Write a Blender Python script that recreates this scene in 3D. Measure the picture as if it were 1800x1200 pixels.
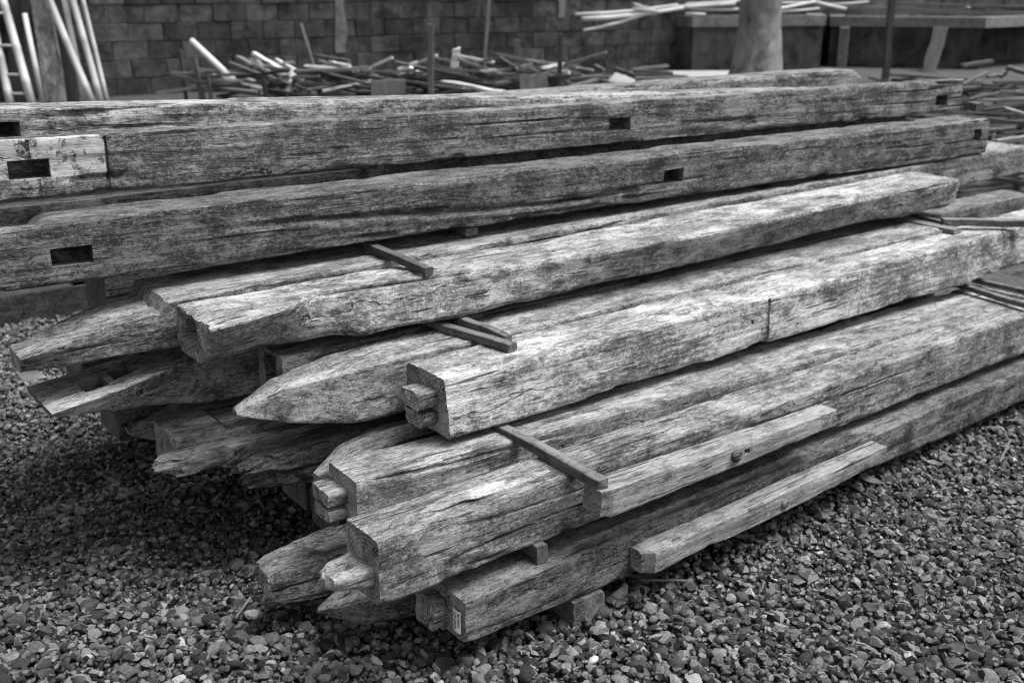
import bpy, math, random
import numpy as np
from mathutils import Vector, Matrix

for o in list(bpy.data.objects):
    bpy.data.objects.remove(o, do_unlink=True)
SC = bpy.context.scene
COL = SC.collection
R = math.radians
random.seed(7)
RNG = np.random.default_rng(11)

# ------------------------------------------------------------------ camera, sky, sun, exposure
CAM_H, F_PX, PITCH = 1.7, 1875.5, R(18.623)
cam = bpy.data.cameras.new('camera')
cam.sensor_width = 36.0
cam.lens = 36.0 * F_PX / 1800.0
cam.clip_end = 500
cam.dof.use_dof = True
cam.dof.focus_distance = 2.75
cam.dof.aperture_fstop = 3.6
co = bpy.data.objects.new('camera', cam)
COL.objects.link(co)
co.location = (0, 0, CAM_H)
co.rotation_euler = (R(90) - PITCH, 0, 0)
SC.camera = co

SUN_EL, SUN_AZ = R(66), R(86)          # azimuth measured clockwise from +Y (north)
world = bpy.data.worlds.new('World')
SC.world = world
world.use_nodes = True
wn = world.node_tree
wn.nodes.clear()
sky = wn.nodes.new('ShaderNodeTexSky')
sky.sky_type = 'NISHITA'
sky.sun_disc = False
sky.sun_elevation = SUN_EL
sky.sun_rotation = SUN_AZ
sky.dust_density = 4.0
bw = wn.nodes.new('ShaderNodeRGBToBW')     # black-and-white photograph
bg = wn.nodes.new('ShaderNodeBackground')
bg.inputs['Strength'].default_value = 0.06
wo = wn.nodes.new('ShaderNodeOutputWorld')
wn.links.new(sky.outputs[0], bw.inputs[0])
wn.links.new(bw.outputs[0], bg.inputs['Color'])
wn.links.new(bg.outputs[0], wo.inputs['Surface'])

sun = bpy.data.lights.new('sun', 'SUN')
sun.energy = 1.4
sun.angle = R(32)
sun.color = (1, 1, 1)
so = bpy.data.objects.new('sun', sun)
COL.objects.link(so)
sd = Vector((math.sin(SUN_AZ) * math.cos(SUN_EL), math.cos(SUN_AZ) * math.cos(SUN_EL), math.sin(SUN_EL)))
so.rotation_euler = sd.to_track_quat('Z', 'Y').to_euler()

SC.view_settings.view_transform = 'Standard'
SC.view_settings.look = 'None'
SC.view_settings.exposure = 2.2
SC.view_settings.gamma = 1.0
SC.view_settings.use_curve_mapping = False
SC.render.engine = 'CYCLES'
SC.cycles.use_denoising = True
SC.cycles.filter_width = 1.1
SC.cycles.max_bounces = 5
SC.cycles.diffuse_bounces = 3

# ------------------------------------------------------------------ frames and helpers
YAW0 = R(53.1114)                                   # heading of the timber stack
D0 = np.array([math.sin(YAW0), math.cos(YAW0), 0.0])   # along the timbers
B0 = np.array([-math.cos(YAW0), math.sin(YAW0), 0.0])  # away from the camera, across them


def SV(s, v, z=0.0):
    return D0 * s + B0 * v + np.array([0, 0, z])


def ray(px, py):
    xc, yc = (px - 900) / F_PX, -(py - 600) / F_PX
    return np.array([xc, math.cos(PITCH) + yc * math.sin(PITCH), -math.sin(PITCH) + yc * math.cos(PITCH)])


def at(px, py, y):
    d = ray(px, py)
    return np.array([0, 0, CAM_H]) + d * (y / d[1])


def on(px, py, z):
    d = ray(px, py)
    return np.array([0, 0, CAM_H]) + d * ((z - CAM_H) / d[2])


_T = np.random.default_rng(3)
_P = _T.permutation(1024)
_V = _T.random(1024) * 2 - 1


def vnoise(x, y, z):
    xi, yi, zi = np.floor(x).astype(int), np.floor(y).astype(int), np.floor(z).astype(int)
    fx, fy, fz = x - xi, y - yi, z - zi
    fx, fy, fz = fx * fx * (3 - 2 * fx), fy * fy * (3 - 2 * fy), fz * fz * (3 - 2 * fz)

    def h(a, b, c):
        return _V[_P[(_P[(_P[a & 1023] + b) & 1023] + c) & 1023]]
    c00 = h(xi, yi, zi) * (1 - fx) + h(xi + 1, yi, zi) * fx
    c10 = h(xi, yi + 1, zi) * (1 - fx) + h(xi + 1, yi + 1, zi) * fx
    c01 = h(xi, yi, zi + 1) * (1 - fx) + h(xi + 1, yi, zi + 1) * fx
    c11 = h(xi, yi + 1, zi + 1) * (1 - fx) + h(xi + 1, yi + 1, zi + 1) * fx
    return (c00 * (1 - fy) + c10 * fy) * (1 - fz) + (c01 * (1 - fy) + c11 * fy) * fz


def fbm(x, y, z, n=3):
    a, s, t = 0.0, 1.0, 0.0
    for k in range(n):
        f = 2.03 ** k
        a = a + s * vnoise(x * f + 17.3 * k, y * f + 5.1 * k, z * f + 9.7 * k)
        t += s
        s *= 0.5
    return a / t


def mesh_np(name, verts, faces, mats=(), mat_idx=None, smooth=True, sharp=0):
    me = bpy.data.meshes.new(name)
    verts = np.asarray(verts, dtype=np.float32)
    me.vertices.add(len(verts))
    me.vertices.foreach_set('co', verts.ravel())
    if isinstance(faces, np.ndarray):
        n, k = faces.shape
        me.loops.add(n * k)
        me.loops.foreach_set('vertex_index', faces.astype(np.int32).ravel())
        me.polygons.add(n)
        me.polygons.foreach_set('loop_start', np.arange(0, n * k, k, dtype=np.int32))
    else:
        n = len(faces)
        flat = [i for f in faces for i in f]
        me.loops.add(len(flat))
        me.loops.foreach_set('vertex_index', flat)
        me.polygons.add(n)
        st, c = [], 0
        for f in faces:
            st.append(c)
            c += len(f)
        me.polygons.foreach_set('loop_start', st)
    for m in mats:
        me.materials.append(m)
    if mat_idx is not None:
        me.polygons.foreach_set('material_index', np.asarray(mat_idx, dtype=np.int32))
    me.polygons.foreach_set('use_smooth', [smooth] * n)
    me.update(calc_edges=True)
    me.validate()
    if smooth and sharp:
        me.set_sharp_from_angle(angle=R(sharp))
    return me


def link(name, me, parent=None, label=None, cat=None, group=None, kind=None):
    o = bpy.data.objects.new(name, me)
    COL.objects.link(o)
    if parent is not None:
        o.parent = parent
    if label:
        o['label'] = label
    if cat:
        o['category'] = cat
    if group:
        o['group'] = group
    if kind:
        o['kind'] = kind
    return o


# ------------------------------------------------------------------ materials
class NT:
    def __init__(s, name):
        s.m = bpy.data.materials.new(name)
        s.m.use_nodes = True
        s.t = s.m.node_tree
        s.t.nodes.clear()
        s.out = s.t.nodes.new('ShaderNodeOutputMaterial')
        s.b = s.t.nodes.new('ShaderNodeBsdfPrincipled')
        s.t.links.new(s.b.outputs[0], s.out.inputs['Surface'])
        s.b.inputs['Specular IOR Level'].default_value = 0.25

    def put(s, sock, v):
        if hasattr(v, 'is_linked') or isinstance(v, bpy.types.NodeSocket):
            s.t.links.new(v, sock)
        else:
            sock.default_value = v

    def math(s, op, a, b=0.0, c=None, clamp=False):
        n = s.t.nodes.new('ShaderNodeMath')
        n.operation = op
        n.use_clamp = clamp
        s.put(n.inputs[0], a)
        s.put(n.inputs[1], b)
        if c is not None:
            s.put(n.inputs[2], c)
        return n.outputs[0]

    def coords(s, kind='Object', rnd=True):
        tc = s.t.nodes.new('ShaderNodeTexCoord')
        v = tc.outputs[kind]
        if rnd:
            oi = s.t.nodes.new('ShaderNodeObjectInfo')
            va = s.t.nodes.new('ShaderNodeVectorMath')
            va.operation = 'ADD'
            sc = s.math('MULTIPLY', oi.outputs['Random'], 61.0)
            s.t.links.new(v, va.inputs[0])
            s.t.links.new(sc, va.inputs[1])
            v = va.outputs[0]
        return v

    def rand(s):
        return s.t.nodes.new('ShaderNodeObjectInfo').outputs['Random']

    def map(s, v, scale=(1, 1, 1), rot=(0, 0, 0), loc=(0, 0, 0)):
        n = s.t.nodes.new('ShaderNodeMapping')
        s.t.links.new(v, n.inputs['Vector'])
        n.inputs['Scale'].default_value = scale
        n.inputs['Rotation'].default_value = rot
        n.inputs['Location'].default_value = loc
        return n.outputs[0]

    def noise(s, v, scale=1.0, detail=3.0, rough=0.55, dist=0.0):
        n = s.t.nodes.new('ShaderNodeTexNoise')
        s.t.links.new(v, n.inputs['Vector'])
        n.inputs['Scale'].default_value = scale
        n.inputs['Detail'].default_value = detail
        n.inputs['Roughness'].default_value = rough
        n.inputs['Distortion'].default_value = dist
        return n.outputs[0]

    def voro(s, v, scale, feature='F1', rnd=1.0):
        n = s.t.nodes.new('ShaderNodeTexVoronoi')
        n.feature = feature
        s.t.links.new(v, n.inputs['Vector'])
        n.inputs['Scale'].default_value = scale
        n.inputs['Randomness'].default_value = rnd
        return n

    def remap(s, v, a, b, c=0.0, d=1.0):
        n = s.t.nodes.new('ShaderNodeMapRange')
        n.clamp = True
        s.put(n.inputs[0], v)
        n.inputs[1].default_value, n.inputs[2].default_value = a, b
        n.inputs[3].default_value, n.inputs[4].default_value = c, d
        return n.outputs[0]

    def mix(s, f, a, b):
        n = s.t.nodes.new('ShaderNodeMix')
        n.data_type = 'FLOAT'
        s.put(n.inputs[0], f)
        s.put(n.inputs[2], a)
        s.put(n.inputs[3], b)
        return n.outputs[0]

    def grey(s, v):
        n = s.t.nodes.new('ShaderNodeCombineColor')
        for i in range(3):
            s.put(n.inputs[i], v)
        s.t.links.new(n.outputs[0], s.b.inputs['Base Color'])

    def bump(s, h, strength=0.6, dist=0.004):
        n = s.t.nodes.new('ShaderNodeBump')
        n.inputs['Strength'].default_value = strength
        n.inputs['Distance'].default_value = dist
        s.put(n.inputs['Height'], h)
        s.t.links.new(n.outputs[0], s.b.inputs['Normal'])

    def rough(s, v):
        s.put(s.b.inputs['Roughness'], v)


def wood_mat(name, lo=0.07, hi=0.36, stain=0.5, speck=0.35, blotch=1.0, streak=1.0, pale=0.55, hew=0.6, paint=None, bump=1.0, worn=0.5, checks=1.0):
    """weathered timber; local x is the grain. paint = (x_end, tone): whitewash from the near end to x_end"""
    n = NT(name)
    v = n.coords('Object')
    tc = n.t.nodes.new('ShaderNodeTexCoord')
    sn = n.t.nodes.new('ShaderNodeSeparateXYZ')
    n.t.links.new(tc.outputs['Normal'], sn.inputs[0])
    sx = n.t.nodes.new('ShaderNodeSeparateXYZ')
    n.t.links.new(tc.outputs['Object'], sx.inputs[0])
    rnd = n.rand()
    r2 = n.math('FRACT', n.math('MULTIPLY', rnd, 17.31))
    r3 = n.math('FRACT', n.math('MULTIPLY', rnd, 43.77))
    vs = n.t.nodes.new('ShaderNodeVectorMath')
    vs.operation = 'SCALE'
    n.t.links.new(v, vs.inputs[0])
    n.put(vs.inputs['Scale'], n.math('MULTIPLY_ADD', r2, 0.55, 0.72))
    v = vs.outputs[0]
    # planed by weather on the upper face (fine straight grain), hewn and mottled on the sides
    up = n.remap(sn.outputs[2], 0.45, 0.8)
    ks = n.math('MULTIPLY', n.math('MULTIPLY', n.mix(up, 0.42, 0.85), streak), n.math('MULTIPLY_ADD', r3, 0.6, 0.7))
    kb = n.math('MULTIPLY', n.math('MULTIPLY', n.mix(up, 1.2, 0.8), blotch), n.math('MULTIPLY_ADD', r3, -0.5, 1.25))
    c = lambda a: n.math('SUBTRACT', a, 0.5)
    g1 = n.noise(n.map(v, (3.2, 36, 36)), 1.0, 6, 0.68, 0.15)
    g2 = n.noise(n.map(v, (22, 300, 300)), 1.0, 4, 0.8)
    g3 = n.noise(n.map(v, (10, 120, 120)), 1.0, 4, 0.75, 0.1)
    bl = n.noise(n.map(v, (5.0, 8, 8)), 1.5, 8, 0.7, 0.4)
    bf = n.noise(n.map(v, (30, 48, 48)), 2.0, 7, 0.8, 0.25)
    gr = n.noise(v, 230, 3, 0.8)
    ta = n.math('MULTIPLY', c(g1), 0.7)
    ta = n.math('MULTIPLY_ADD', c(g2), 2.0, ta)
    ta = n.math('MULTIPLY_ADD', c(g3), 1.35, ta)
    tb = n.math('MULTIPLY', c(bl), 2.3)
    tb = n.math('MULTIPLY_ADD', c(bf), 2.5, tb)
    tb = n.math('MULTIPLY_ADD', c(gr), 1.3, tb)
    t = n.math('MULTIPLY_ADD', ta, ks, n.math('MULTIPLY', tb, kb))
    # broad pale worn patches with ragged edges
    wp = n.noise(n.map(v, (2.2, 5, 5), loc=(4, 8, 2)), 1.2, 5, 0.6, 0.3)
    wp = n.math('MULTIPLY_ADD', c(g3), 0.22, n.math('MULTIPLY_ADD', c(bf), 0.18, wp))
    wm = n.remap(wp, 0.51, 0.60)
    t = n.math('ADD', t, n.math('MULTIPLY', c(wm), worn))
    t = n.math('ADD', t, 0.50, clamp=True)
    val = n.math('MULTIPLY_ADD', t, hi - lo, lo)
    # hewing and saw marks: short pale scratches running across the grain
    hv = n.noise(n.map(v, (30, 30, 190), rot=(0.2, R(52), 0.3)), 1.0, 3, 0.65)
    hm = n.remap(n.noise(v, 6.5, 5, 0.7), 0.5, 0.62)
    hk = n.math('MULTIPLY', n.remap(hv, 0.56, 0.68), hm)
    val = n.mix(n.math('MULTIPLY', n.math('MULTIPLY', hk, hew), n.mix(up, 1.0, 0.3)), val, pale * 0.8)
    # dark stains
    st = n.remap(n.noise(n.map(v, (4.5, 9, 8)), 1.4, 8, 0.78, 0.5), 0.53, 0.60)
    val = n.math('MULTIPLY', val, n.math('SUBTRACT', 1.0, n.math('MULTIPLY', st, stain)))
    # crusty pale specks and flakes (lichen, lime)
    sp = n.remap(n.noise(n.map(v, (0.8, 1, 1)), 120, 4, 0.78), 0.58, 0.64)
    sm = n.remap(n.noise(v, 7.5, 7, 0.72, 0.3), 0.50, 0.58)
    fl = n.remap(n.noise(n.map(v, (0.7, 1, 1), loc=(7, 3, 1)), 34, 6, 0.75), 0.62, 0.66)
    spk = n.math('MULTIPLY', n.math('MAXIMUM', n.math('MULTIPLY', sp, sm), n.math('MULTIPLY', fl, 0.75)), speck)
    val = n.mix(spk, val, pale)
    # short drying checks
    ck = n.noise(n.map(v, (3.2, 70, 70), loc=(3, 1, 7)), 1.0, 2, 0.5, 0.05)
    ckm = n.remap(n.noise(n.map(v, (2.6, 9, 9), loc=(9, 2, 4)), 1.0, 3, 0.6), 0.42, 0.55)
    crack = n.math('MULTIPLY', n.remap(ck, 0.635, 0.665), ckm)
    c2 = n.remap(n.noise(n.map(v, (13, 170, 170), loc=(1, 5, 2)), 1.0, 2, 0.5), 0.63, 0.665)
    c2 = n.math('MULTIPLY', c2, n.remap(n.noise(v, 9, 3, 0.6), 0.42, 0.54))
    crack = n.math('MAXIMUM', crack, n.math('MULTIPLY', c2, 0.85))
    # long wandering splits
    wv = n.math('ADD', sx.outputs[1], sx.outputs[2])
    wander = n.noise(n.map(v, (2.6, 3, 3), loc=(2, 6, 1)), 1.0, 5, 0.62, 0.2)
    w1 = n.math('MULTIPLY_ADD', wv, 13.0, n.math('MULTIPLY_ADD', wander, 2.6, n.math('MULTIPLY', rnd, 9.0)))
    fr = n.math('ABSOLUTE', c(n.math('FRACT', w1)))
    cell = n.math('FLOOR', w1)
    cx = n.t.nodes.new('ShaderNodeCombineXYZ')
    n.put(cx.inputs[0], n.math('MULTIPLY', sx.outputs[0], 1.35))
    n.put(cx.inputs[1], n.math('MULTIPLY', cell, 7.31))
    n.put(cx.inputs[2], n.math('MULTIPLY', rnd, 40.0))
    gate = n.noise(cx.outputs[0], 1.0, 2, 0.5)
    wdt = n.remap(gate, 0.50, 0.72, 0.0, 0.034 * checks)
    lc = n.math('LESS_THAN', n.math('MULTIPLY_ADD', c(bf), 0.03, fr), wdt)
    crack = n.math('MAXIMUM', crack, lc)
    val = n.math('MULTIPLY', val, n.math('SUBTRACT', 1.0, n.math('MULTIPLY', crack, 0.8)))  # crack lines darkened in the colour: some dirt, plus painted-in occlusion
    pt = None
    if paint:
        edge = n.math('MULTIPLY', n.math('LESS_THAN', sx.outputs[0], paint[0]), n.math('LESS_THAN', sx.outputs[1], 0.012))
        low = n.remap(n.math('MULTIPLY_ADD', n.noise(v, 14, 6, 0.7), 0.16, sx.outputs[2]), 0.115, 0.135)
        chip = n.remap(n.noise(v, 22, 6, 0.75, 0.6), 0.38, 0.44)
        pt = n.math('MULTIPLY', edge, n.math('MULTIPLY', chip, n.math('MAXIMUM', low, n.remap(n.noise(v, 16, 5, 0.7), 0.54, 0.6, 0, 0.7))))
        pt = n.math('MULTIPLY', pt, n.math('SUBTRACT', 1.0, lc))
        tone = n.math('MULTIPLY_ADD', c(n.noise(v, 20, 6, 0.8)), 0.6, paint[1])
        val = n.mix(pt, val, tone)
    val = n.math('MULTIPLY', val, n.math('MULTIPLY_ADD', rnd, 0.26, 0.87))
    n.grey(n.math('MAXIMUM', val, 0.015))
    h = n.math('MULTIPLY_ADD', g2, 0.6, n.math('MULTIPLY', g3, 1.1))
    h = n.math('MULTIPLY_ADD', bf, 0.9, h)
    h = n.math('MULTIPLY_ADD', g1, 0.8, h)
    h = n.math('MULTIPLY_ADD', gr, 0.3, h)
    h = n.math('MULTIPLY_ADD', crack, -1.3, h)
    h = n.math('MULTIPLY_ADD', spk, 0.35, h)
    if pt is not None:
        h = n.math('MULTIPLY_ADD', pt, 0.3, n.math('MULTIPLY', h, n.math('SUBTRACT', 1.0, n.math('MULTIPLY', pt, 0.6))))
    n.bump(h, bump, 0.008)
    n.rough(0.88)
    return n.m


def endgrain_mat(name, lo=0.07, hi=0.38):
    n = NT(name)
    v = n.coords('Object')
    w = n.noise(n.map(v, (4, 4, 4)), 1.0, 2, 0.5)
    ln = n.t.nodes.new('ShaderNodeVectorMath')
    ln.operation = 'LENGTH'
    tc = n.t.nodes.new('ShaderNodeTexCoord')
    n.t.links.new(n.map(tc.outputs['Object'], (0, 1, 1), loc=(0, -0.05, -0.06)), ln.inputs[0])
    ring = n.math('SINE', n.math('MULTIPLY_ADD', ln.outputs['Value'], 560.0, n.math('MULTIPLY', w, 22.0)))
    f = n.noise(n.map(v, (20, 60, 60)), 1.5, 5, 0.7, 0.6)
    b = n.noise(v, 13, 5, 0.65, 0.8)
    t = n.math('MULTIPLY_ADD', n.math('SUBTRACT', f, 0.5), 1.2, 0.42)
    t = n.math('MULTIPLY_ADD', n.math('SUBTRACT', b, 0.5), 2.2, t)
    t = n.math('MULTIPLY_ADD', ring, 0.15, t, clamp=True)
    val = n.math('MULTIPLY_ADD', t, hi - lo, lo)
    ck = n.math('ABSOLUTE', n.math('SUBTRACT', n.noise(n.map(v, (1, 30, 11)), 1.0, 3, 0.6), 0.5))
    crack = n.math('MULTIPLY', n.remap(ck, 0.006, 0.022, 1, 0), n.remap(n.noise(v, 9, 2), 0.45, 0.6))
    val = n.math('MULTIPLY', val, n.math('SUBTRACT', 1.0, n.math('MULTIPLY', crack, 0.8)))
    n.grey(n.math('MAXIMUM', val, 0.02))
    n.bump(n.math('SUBTRACT', n.math('MULTIPLY_ADD', ring, 0.06, f), crack), 0.7, 0.005)
    n.rough(0.9)
    return n.m


def plain_mat(name, lo, hi, scale=20, stretch=(1, 1, 1), rnd=0.25, rough=0.85, bump=0.4, bdist=0.003, spots=0.0, damp=0.0):
    n = NT(name)
    v = n.map(n.coords('Object'), stretch)
    a = n.noise(v, scale, 5, 0.65, 0.4)
    b = n.noise(v, scale * 0.22, 4, 0.6, 0.5)
    t = n.math('MULTIPLY_ADD', n.math('SUBTRACT', a, 0.5), 1.6, 0.5)
    t = n.math('MULTIPLY_ADD', n.math('SUBTRACT', b, 0.5), 1.6, t, clamp=True)
    val = n.math('MULTIPLY_ADD', t, hi - lo, lo)
    if spots:
        sp = n.remap(n.noise(n.coords('Object'), scale * 0.35, 6, 0.7, 1.0), 0.5, 0.62)
        val = n.math('MULTIPLY', val, n.math('SUBTRACT', 1.0, n.math('MULTIPLY', sp, spots)))
    if damp:
        g = n.t.nodes.new('ShaderNodeNewGeometry')
        dn = n.remap(n.noise(n.map(g.outputs['Position'], (1.1, 1.1, 0.35)), 1.3, 6, 0.65, 0.6), 0.42, 0.62)
        val = n.math('MULTIPLY', val, n.math('SUBTRACT', 1.0, n.math('MULTIPLY', dn, damp)))
    if rnd:
        val = n.math('MULTIPLY', val, n.math('MULTIPLY_ADD', n.rand(), 2 * rnd, 1 - rnd))
    n.grey(n.math('MAXIMUM', val, 0.012))
    n.bump(a, bump, bdist)
    n.rough(rough)
    return n.m


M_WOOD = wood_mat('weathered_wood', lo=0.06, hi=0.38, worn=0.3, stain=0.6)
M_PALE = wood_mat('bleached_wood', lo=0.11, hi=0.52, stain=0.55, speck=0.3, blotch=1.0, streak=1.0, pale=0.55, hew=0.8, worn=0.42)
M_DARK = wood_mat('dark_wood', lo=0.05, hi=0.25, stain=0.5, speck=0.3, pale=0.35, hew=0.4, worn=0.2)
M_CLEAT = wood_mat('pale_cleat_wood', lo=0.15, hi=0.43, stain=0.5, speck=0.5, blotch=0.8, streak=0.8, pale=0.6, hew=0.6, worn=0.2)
M_BLACK = wood_mat('near_black_wood', lo=0.012, hi=0.06, stain=0.6, speck=0.15, pale=0.2, hew=0.2, worn=0.3)  # darkest of the wood tones
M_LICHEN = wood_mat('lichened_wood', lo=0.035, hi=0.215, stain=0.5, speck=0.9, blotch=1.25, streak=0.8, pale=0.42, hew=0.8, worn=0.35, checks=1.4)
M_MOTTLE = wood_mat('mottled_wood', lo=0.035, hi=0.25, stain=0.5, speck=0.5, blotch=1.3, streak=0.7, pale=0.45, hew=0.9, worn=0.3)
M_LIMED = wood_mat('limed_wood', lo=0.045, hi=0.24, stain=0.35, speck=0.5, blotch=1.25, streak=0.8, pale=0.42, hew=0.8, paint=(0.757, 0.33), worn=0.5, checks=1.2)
M_END = endgrain_mat('end_grain')
M_ENDP = endgrain_mat('pale_end_grain', 0.18, 0.52)
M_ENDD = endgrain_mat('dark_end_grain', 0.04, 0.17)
M_LATH = plain_mat('sawn_lath_wood', 0.03, 0.15, 70, (0.12, 1, 1), 0.2, bump=0.7, spots=0.5)
M_SCRAP = plain_mat('scrap_wood', 0.06, 0.21, 40, (0.06, 1, 1), 0.55)
M_SCRAPP = plain_mat('pale_scrap_wood', 0.38, 0.66, 30, (0.06, 1, 1), 0.2)
M_SCRAPD = plain_mat('dark_scrap_wood', 0.02, 0.085, 40, (0.06, 1, 1), 0.5)
M_BAMBOO = plain_mat('dry_bamboo', 0.28, 0.46, 26, (0.12, 1, 1), 0.16, rough=0.55, bump=0.15)
M_IRON = plain_mat('rusty_iron', 0.03, 0.08, 50, (1, 1, 1), 0.2, rough=0.7)
M_STEM = plain_mat('weathered_post_wood', 0.08, 0.14, 40, (1, 1, 0.1), 0.2)
M_PAPER = plain_mat('paper', 0.72, 0.82, 60, (1, 1, 1), 0.0, bump=0.05)
M_INK = plain_mat('ink', 0.02, 0.03, 60, (1, 1, 1), 0.0, bump=0.0)
M_LEAF = plain_mat('dry_leaf_tissue', 0.035, 0.13, 60, (1, 1, 1), 0.4)


# ------------------------------------------------------------------ timber builder
def interp_keys(xs, keys):
    k = np.array(keys, float)
    out = []
    for c in range(1, k.shape[1]):
        out.append(np.interp(xs, k[:, 0], k[:, c]))
    return out


def grid_lines(n, cuts, total):
    """n cells over 0..1, snapped so that every cut is a grid line"""
    g = list(np.linspace(0, 1, n + 1))
    for c in sorted(cuts):
        if c <= 0.0 or c >= 1.0:
            continue
        i = min(range(1, len(g) - 1), key=lambda q: abs(g[q] - c))
        if abs(g[i] - c) < 0.5 / n and g[i] not in cuts:
            g[i] = c
        else:
            g.append(c)
            g.sort()
    return np.array(sorted(set(g)))


def timber_mesh(name, L, w, h, keys=None, holes=(), seed=0, mats=None, dx=0.014, dc=0.0065, rnd=0.003, wear=0.008,
                grain=0.0022, crack=0.006, lump=0.002, bow=0.004, endrough=0.003, deform=None, holemat=0):
    """box-lattice timber. local x = grain, y = away from camera, z = up; origin front-bottom of near end.
    keys: (x, yf_top, yf_bottom, y_back, z_bottom, z_top). holes: ('F',x0,x1,z0,z1,depth) ('T',x0,x1,e0,e1,depth) ('L',e0,e1,z0,z1,depth)"""
    if keys is None:
        keys = [(0, 0, 0, w, 0, h), (L, 0, 0, w, 0, h)]
    xc, ec, zc = set(), set(), set()
    for H in holes:
        if H[0] == 'F':
            xc |= {H[1] / L, H[2] / L}
            zc |= {H[3], H[4]}
        elif H[0] == 'T':
            xc |= {H[1] / L, H[2] / L}
            ec |= {H[3], H[4]}
        else:
            ec |= {H[1], H[2]}
            zc |= {H[3], H[4]}
    gx = grid_lines(max(6, int(L / dx)), xc, L)
    gy = grid_lines(max(5, int(w / dc)), ec, w)
    gz = grid_lines(max(5, int(h / dc)), zc, h)
    nx, ny, nz = len(gx), len(gy), len(gz)
    I, J, K = np.meshgrid(np.arange(nx), np.arange(ny), np.arange(nz), indexing='ij')
    surf = (I == 0) | (I == nx - 1) | (J == 0) | (J == ny - 1) | (K == 0) | (K == nz - 1)
    idx = -np.ones(I.shape, int)
    idx[surf] = np.arange(surf.sum())
    i, j, k = I[surf], J[surf], K[surf]
    x, e, q = gx[i] * L, gy[j], gz[k]
    yft, yfb, yb, zb, zt = interp_keys(x, keys)
    yf = yfb + (yft - yfb) * q
    W, Hh = np.maximum(yb - yf, 1e-4), np.maximum(zt - zb, 1e-4)
    # rounded arrises
    p, r = (e - 0.5) * W, (q - 0.5) * Hh
    rr = np.minimum(rnd, 0.45 * np.minimum(W, Hh))
    ax, az = np.abs(p) - (W / 2 - rr), np.abs(r) - (Hh / 2 - rr)
    cor = (ax > 0) & (az > 0)
    ln = np.sqrt(ax ** 2 + az ** 2) + 1e-9
    m = np.maximum(ax, az)
    p = np.where(cor, np.sign(p) * (W / 2 - rr + ax / ln * m), p)
    r = np.where(cor, np.sign(r) * (Hh / 2 - rr + az / ln * m), r)
    nyv = np.where(cor, np.sign(p) * ax / ln, np.where((j == 0), -1.0, np.where(j == ny - 1, 1.0, 0.0)))
    nzv = np.where(cor, np.sign(r) * az / ln, np.where((k == 0), -1.0, np.where(k == nz - 1, 1.0, 0.0)))
    inner_end = ((i == 0) | (i == nx - 1)) & (j > 0) & (j < ny - 1) & (k > 0) & (k < nz - 1)
    nyv, nzv = np.where(inner_end, 0, nyv), np.where(inner_end, 0, nzv)
    y, z = (yf + yb) / 2 + p, (zb + zt) / 2 + r
    S = seed * 13.7
    # arris wear
    dY, dZ = np.minimum(e, 1 - e) * W, np.minimum(q, 1 - q) * Hh
    cd = np.maximum(dY, dZ)
    cid = np.sign(e - 0.5) * 3.1 + np.sign(q - 0.5) * 7.7
    wn_ = np.clip(fbm(x * 5.0 + S, cid, x * 0 + S, 4) * 1.6 + 0.35, 0, 1.3)
    chip = np.clip(fbm(x * 8 + S, cid + 4, x * 0 + 2.2, 3) * 3.2 - 0.75, 0, 1)
    fall = np.exp(-cd / 0.006)
    wd = wear * wn_ * 0.5 * fall + wear * 1.0 * chip * np.exp(-cd / 0.010)
    y = y - np.sign(e - 0.5) * wd * 0.7
    z = z - np.sign(q - 0.5) * wd * 0.7
    # grain relief, checks and lumps
    g = fbm(x * 2.6 + S, y * 85, z * 85 + S, 3) * grain
    lm = fbm(x * 5 + S, y * 11 + 3, z * 11, 3) * lump
    ck = np.abs(vnoise(x * 0.9 + S, y * 21 + S, z * 21))
    gate = np.clip(vnoise(x * 1.7 + 5 + S, y * 7, z * 7 + 2) * 3 - 0.1, 0, 1)
    cr = -np.clip(1 - ck / 0.10, 0, 1) * gate * crack
    d = g + lm + cr
    y = y + nyv * d
    z = z + nzv * d
    # gentle bow
    y = y + vnoise(x * 0.8 + S, x * 0 + 1.5, x * 0 + S) * bow
    z = z + vnoise(x * 0.8 + S, x * 0 + 8.5, x * 0 + S) * bow * 0.6
    # end faces
    en = fbm(y * 40 + S, z * 40, x * 0 + S, 3) * endrough
    x = x + np.where(i == 0, -en, np.where(i == nx - 1, en, 0))
    if deform is not None:
        x, y, z = deform(x, y, z, e, q, i == 0)
    V = [np.stack([x, y, z], 1)]
    nv = len(x)
    faces, mi = [], []

    def quads(A, B, C, D):
        return np.stack([A.ravel(), B.ravel(), C.ravel(), D.ravel()], 1)

    def add(fq, m_):
        faces.append(fq)
        mi.append(np.full(len(fq), m_))

    def cells(n1, n2, blocks):
        keep = np.ones((n1 - 1, n2 - 1), bool)
        for (a0, a1, b0, b1) in blocks:
            keep[a0:a1, b0:b1] = False
        return keep.ravel()
    gi = lambda g_, v_: int(np.argmin(np.abs(g_ - v_)))
    Fb, Tb, Lb = [], [], []
    for H in holes:
        if H[0] == 'F':
            Fb.append((gi(gx, H[1] / L), gi(gx, H[2] / L), gi(gz, H[3]), gi(gz, H[4]), H[5]))
        elif H[0] == 'T':
            Tb.append((gi(gx, H[1] / L), gi(gx, H[2] / L), gi(gy, H[3]), gi(gy, H[4]), H[5]))
        else:
            Lb.append((gi(gy, H[1]), gi(gy, H[2]), gi(gz, H[3]), gi(gz, H[4]), H[5]))
    f0 = idx[:, 0, :]
    fq = quads(f0[:-1, :-1], f0[1:, :-1], f0[1:, 1:], f0[:-1, 1:])
    add(fq[cells(nx, nz, [b[:4] for b in Fb])], 0)
    f1 = idx[:, -1, :]
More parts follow.
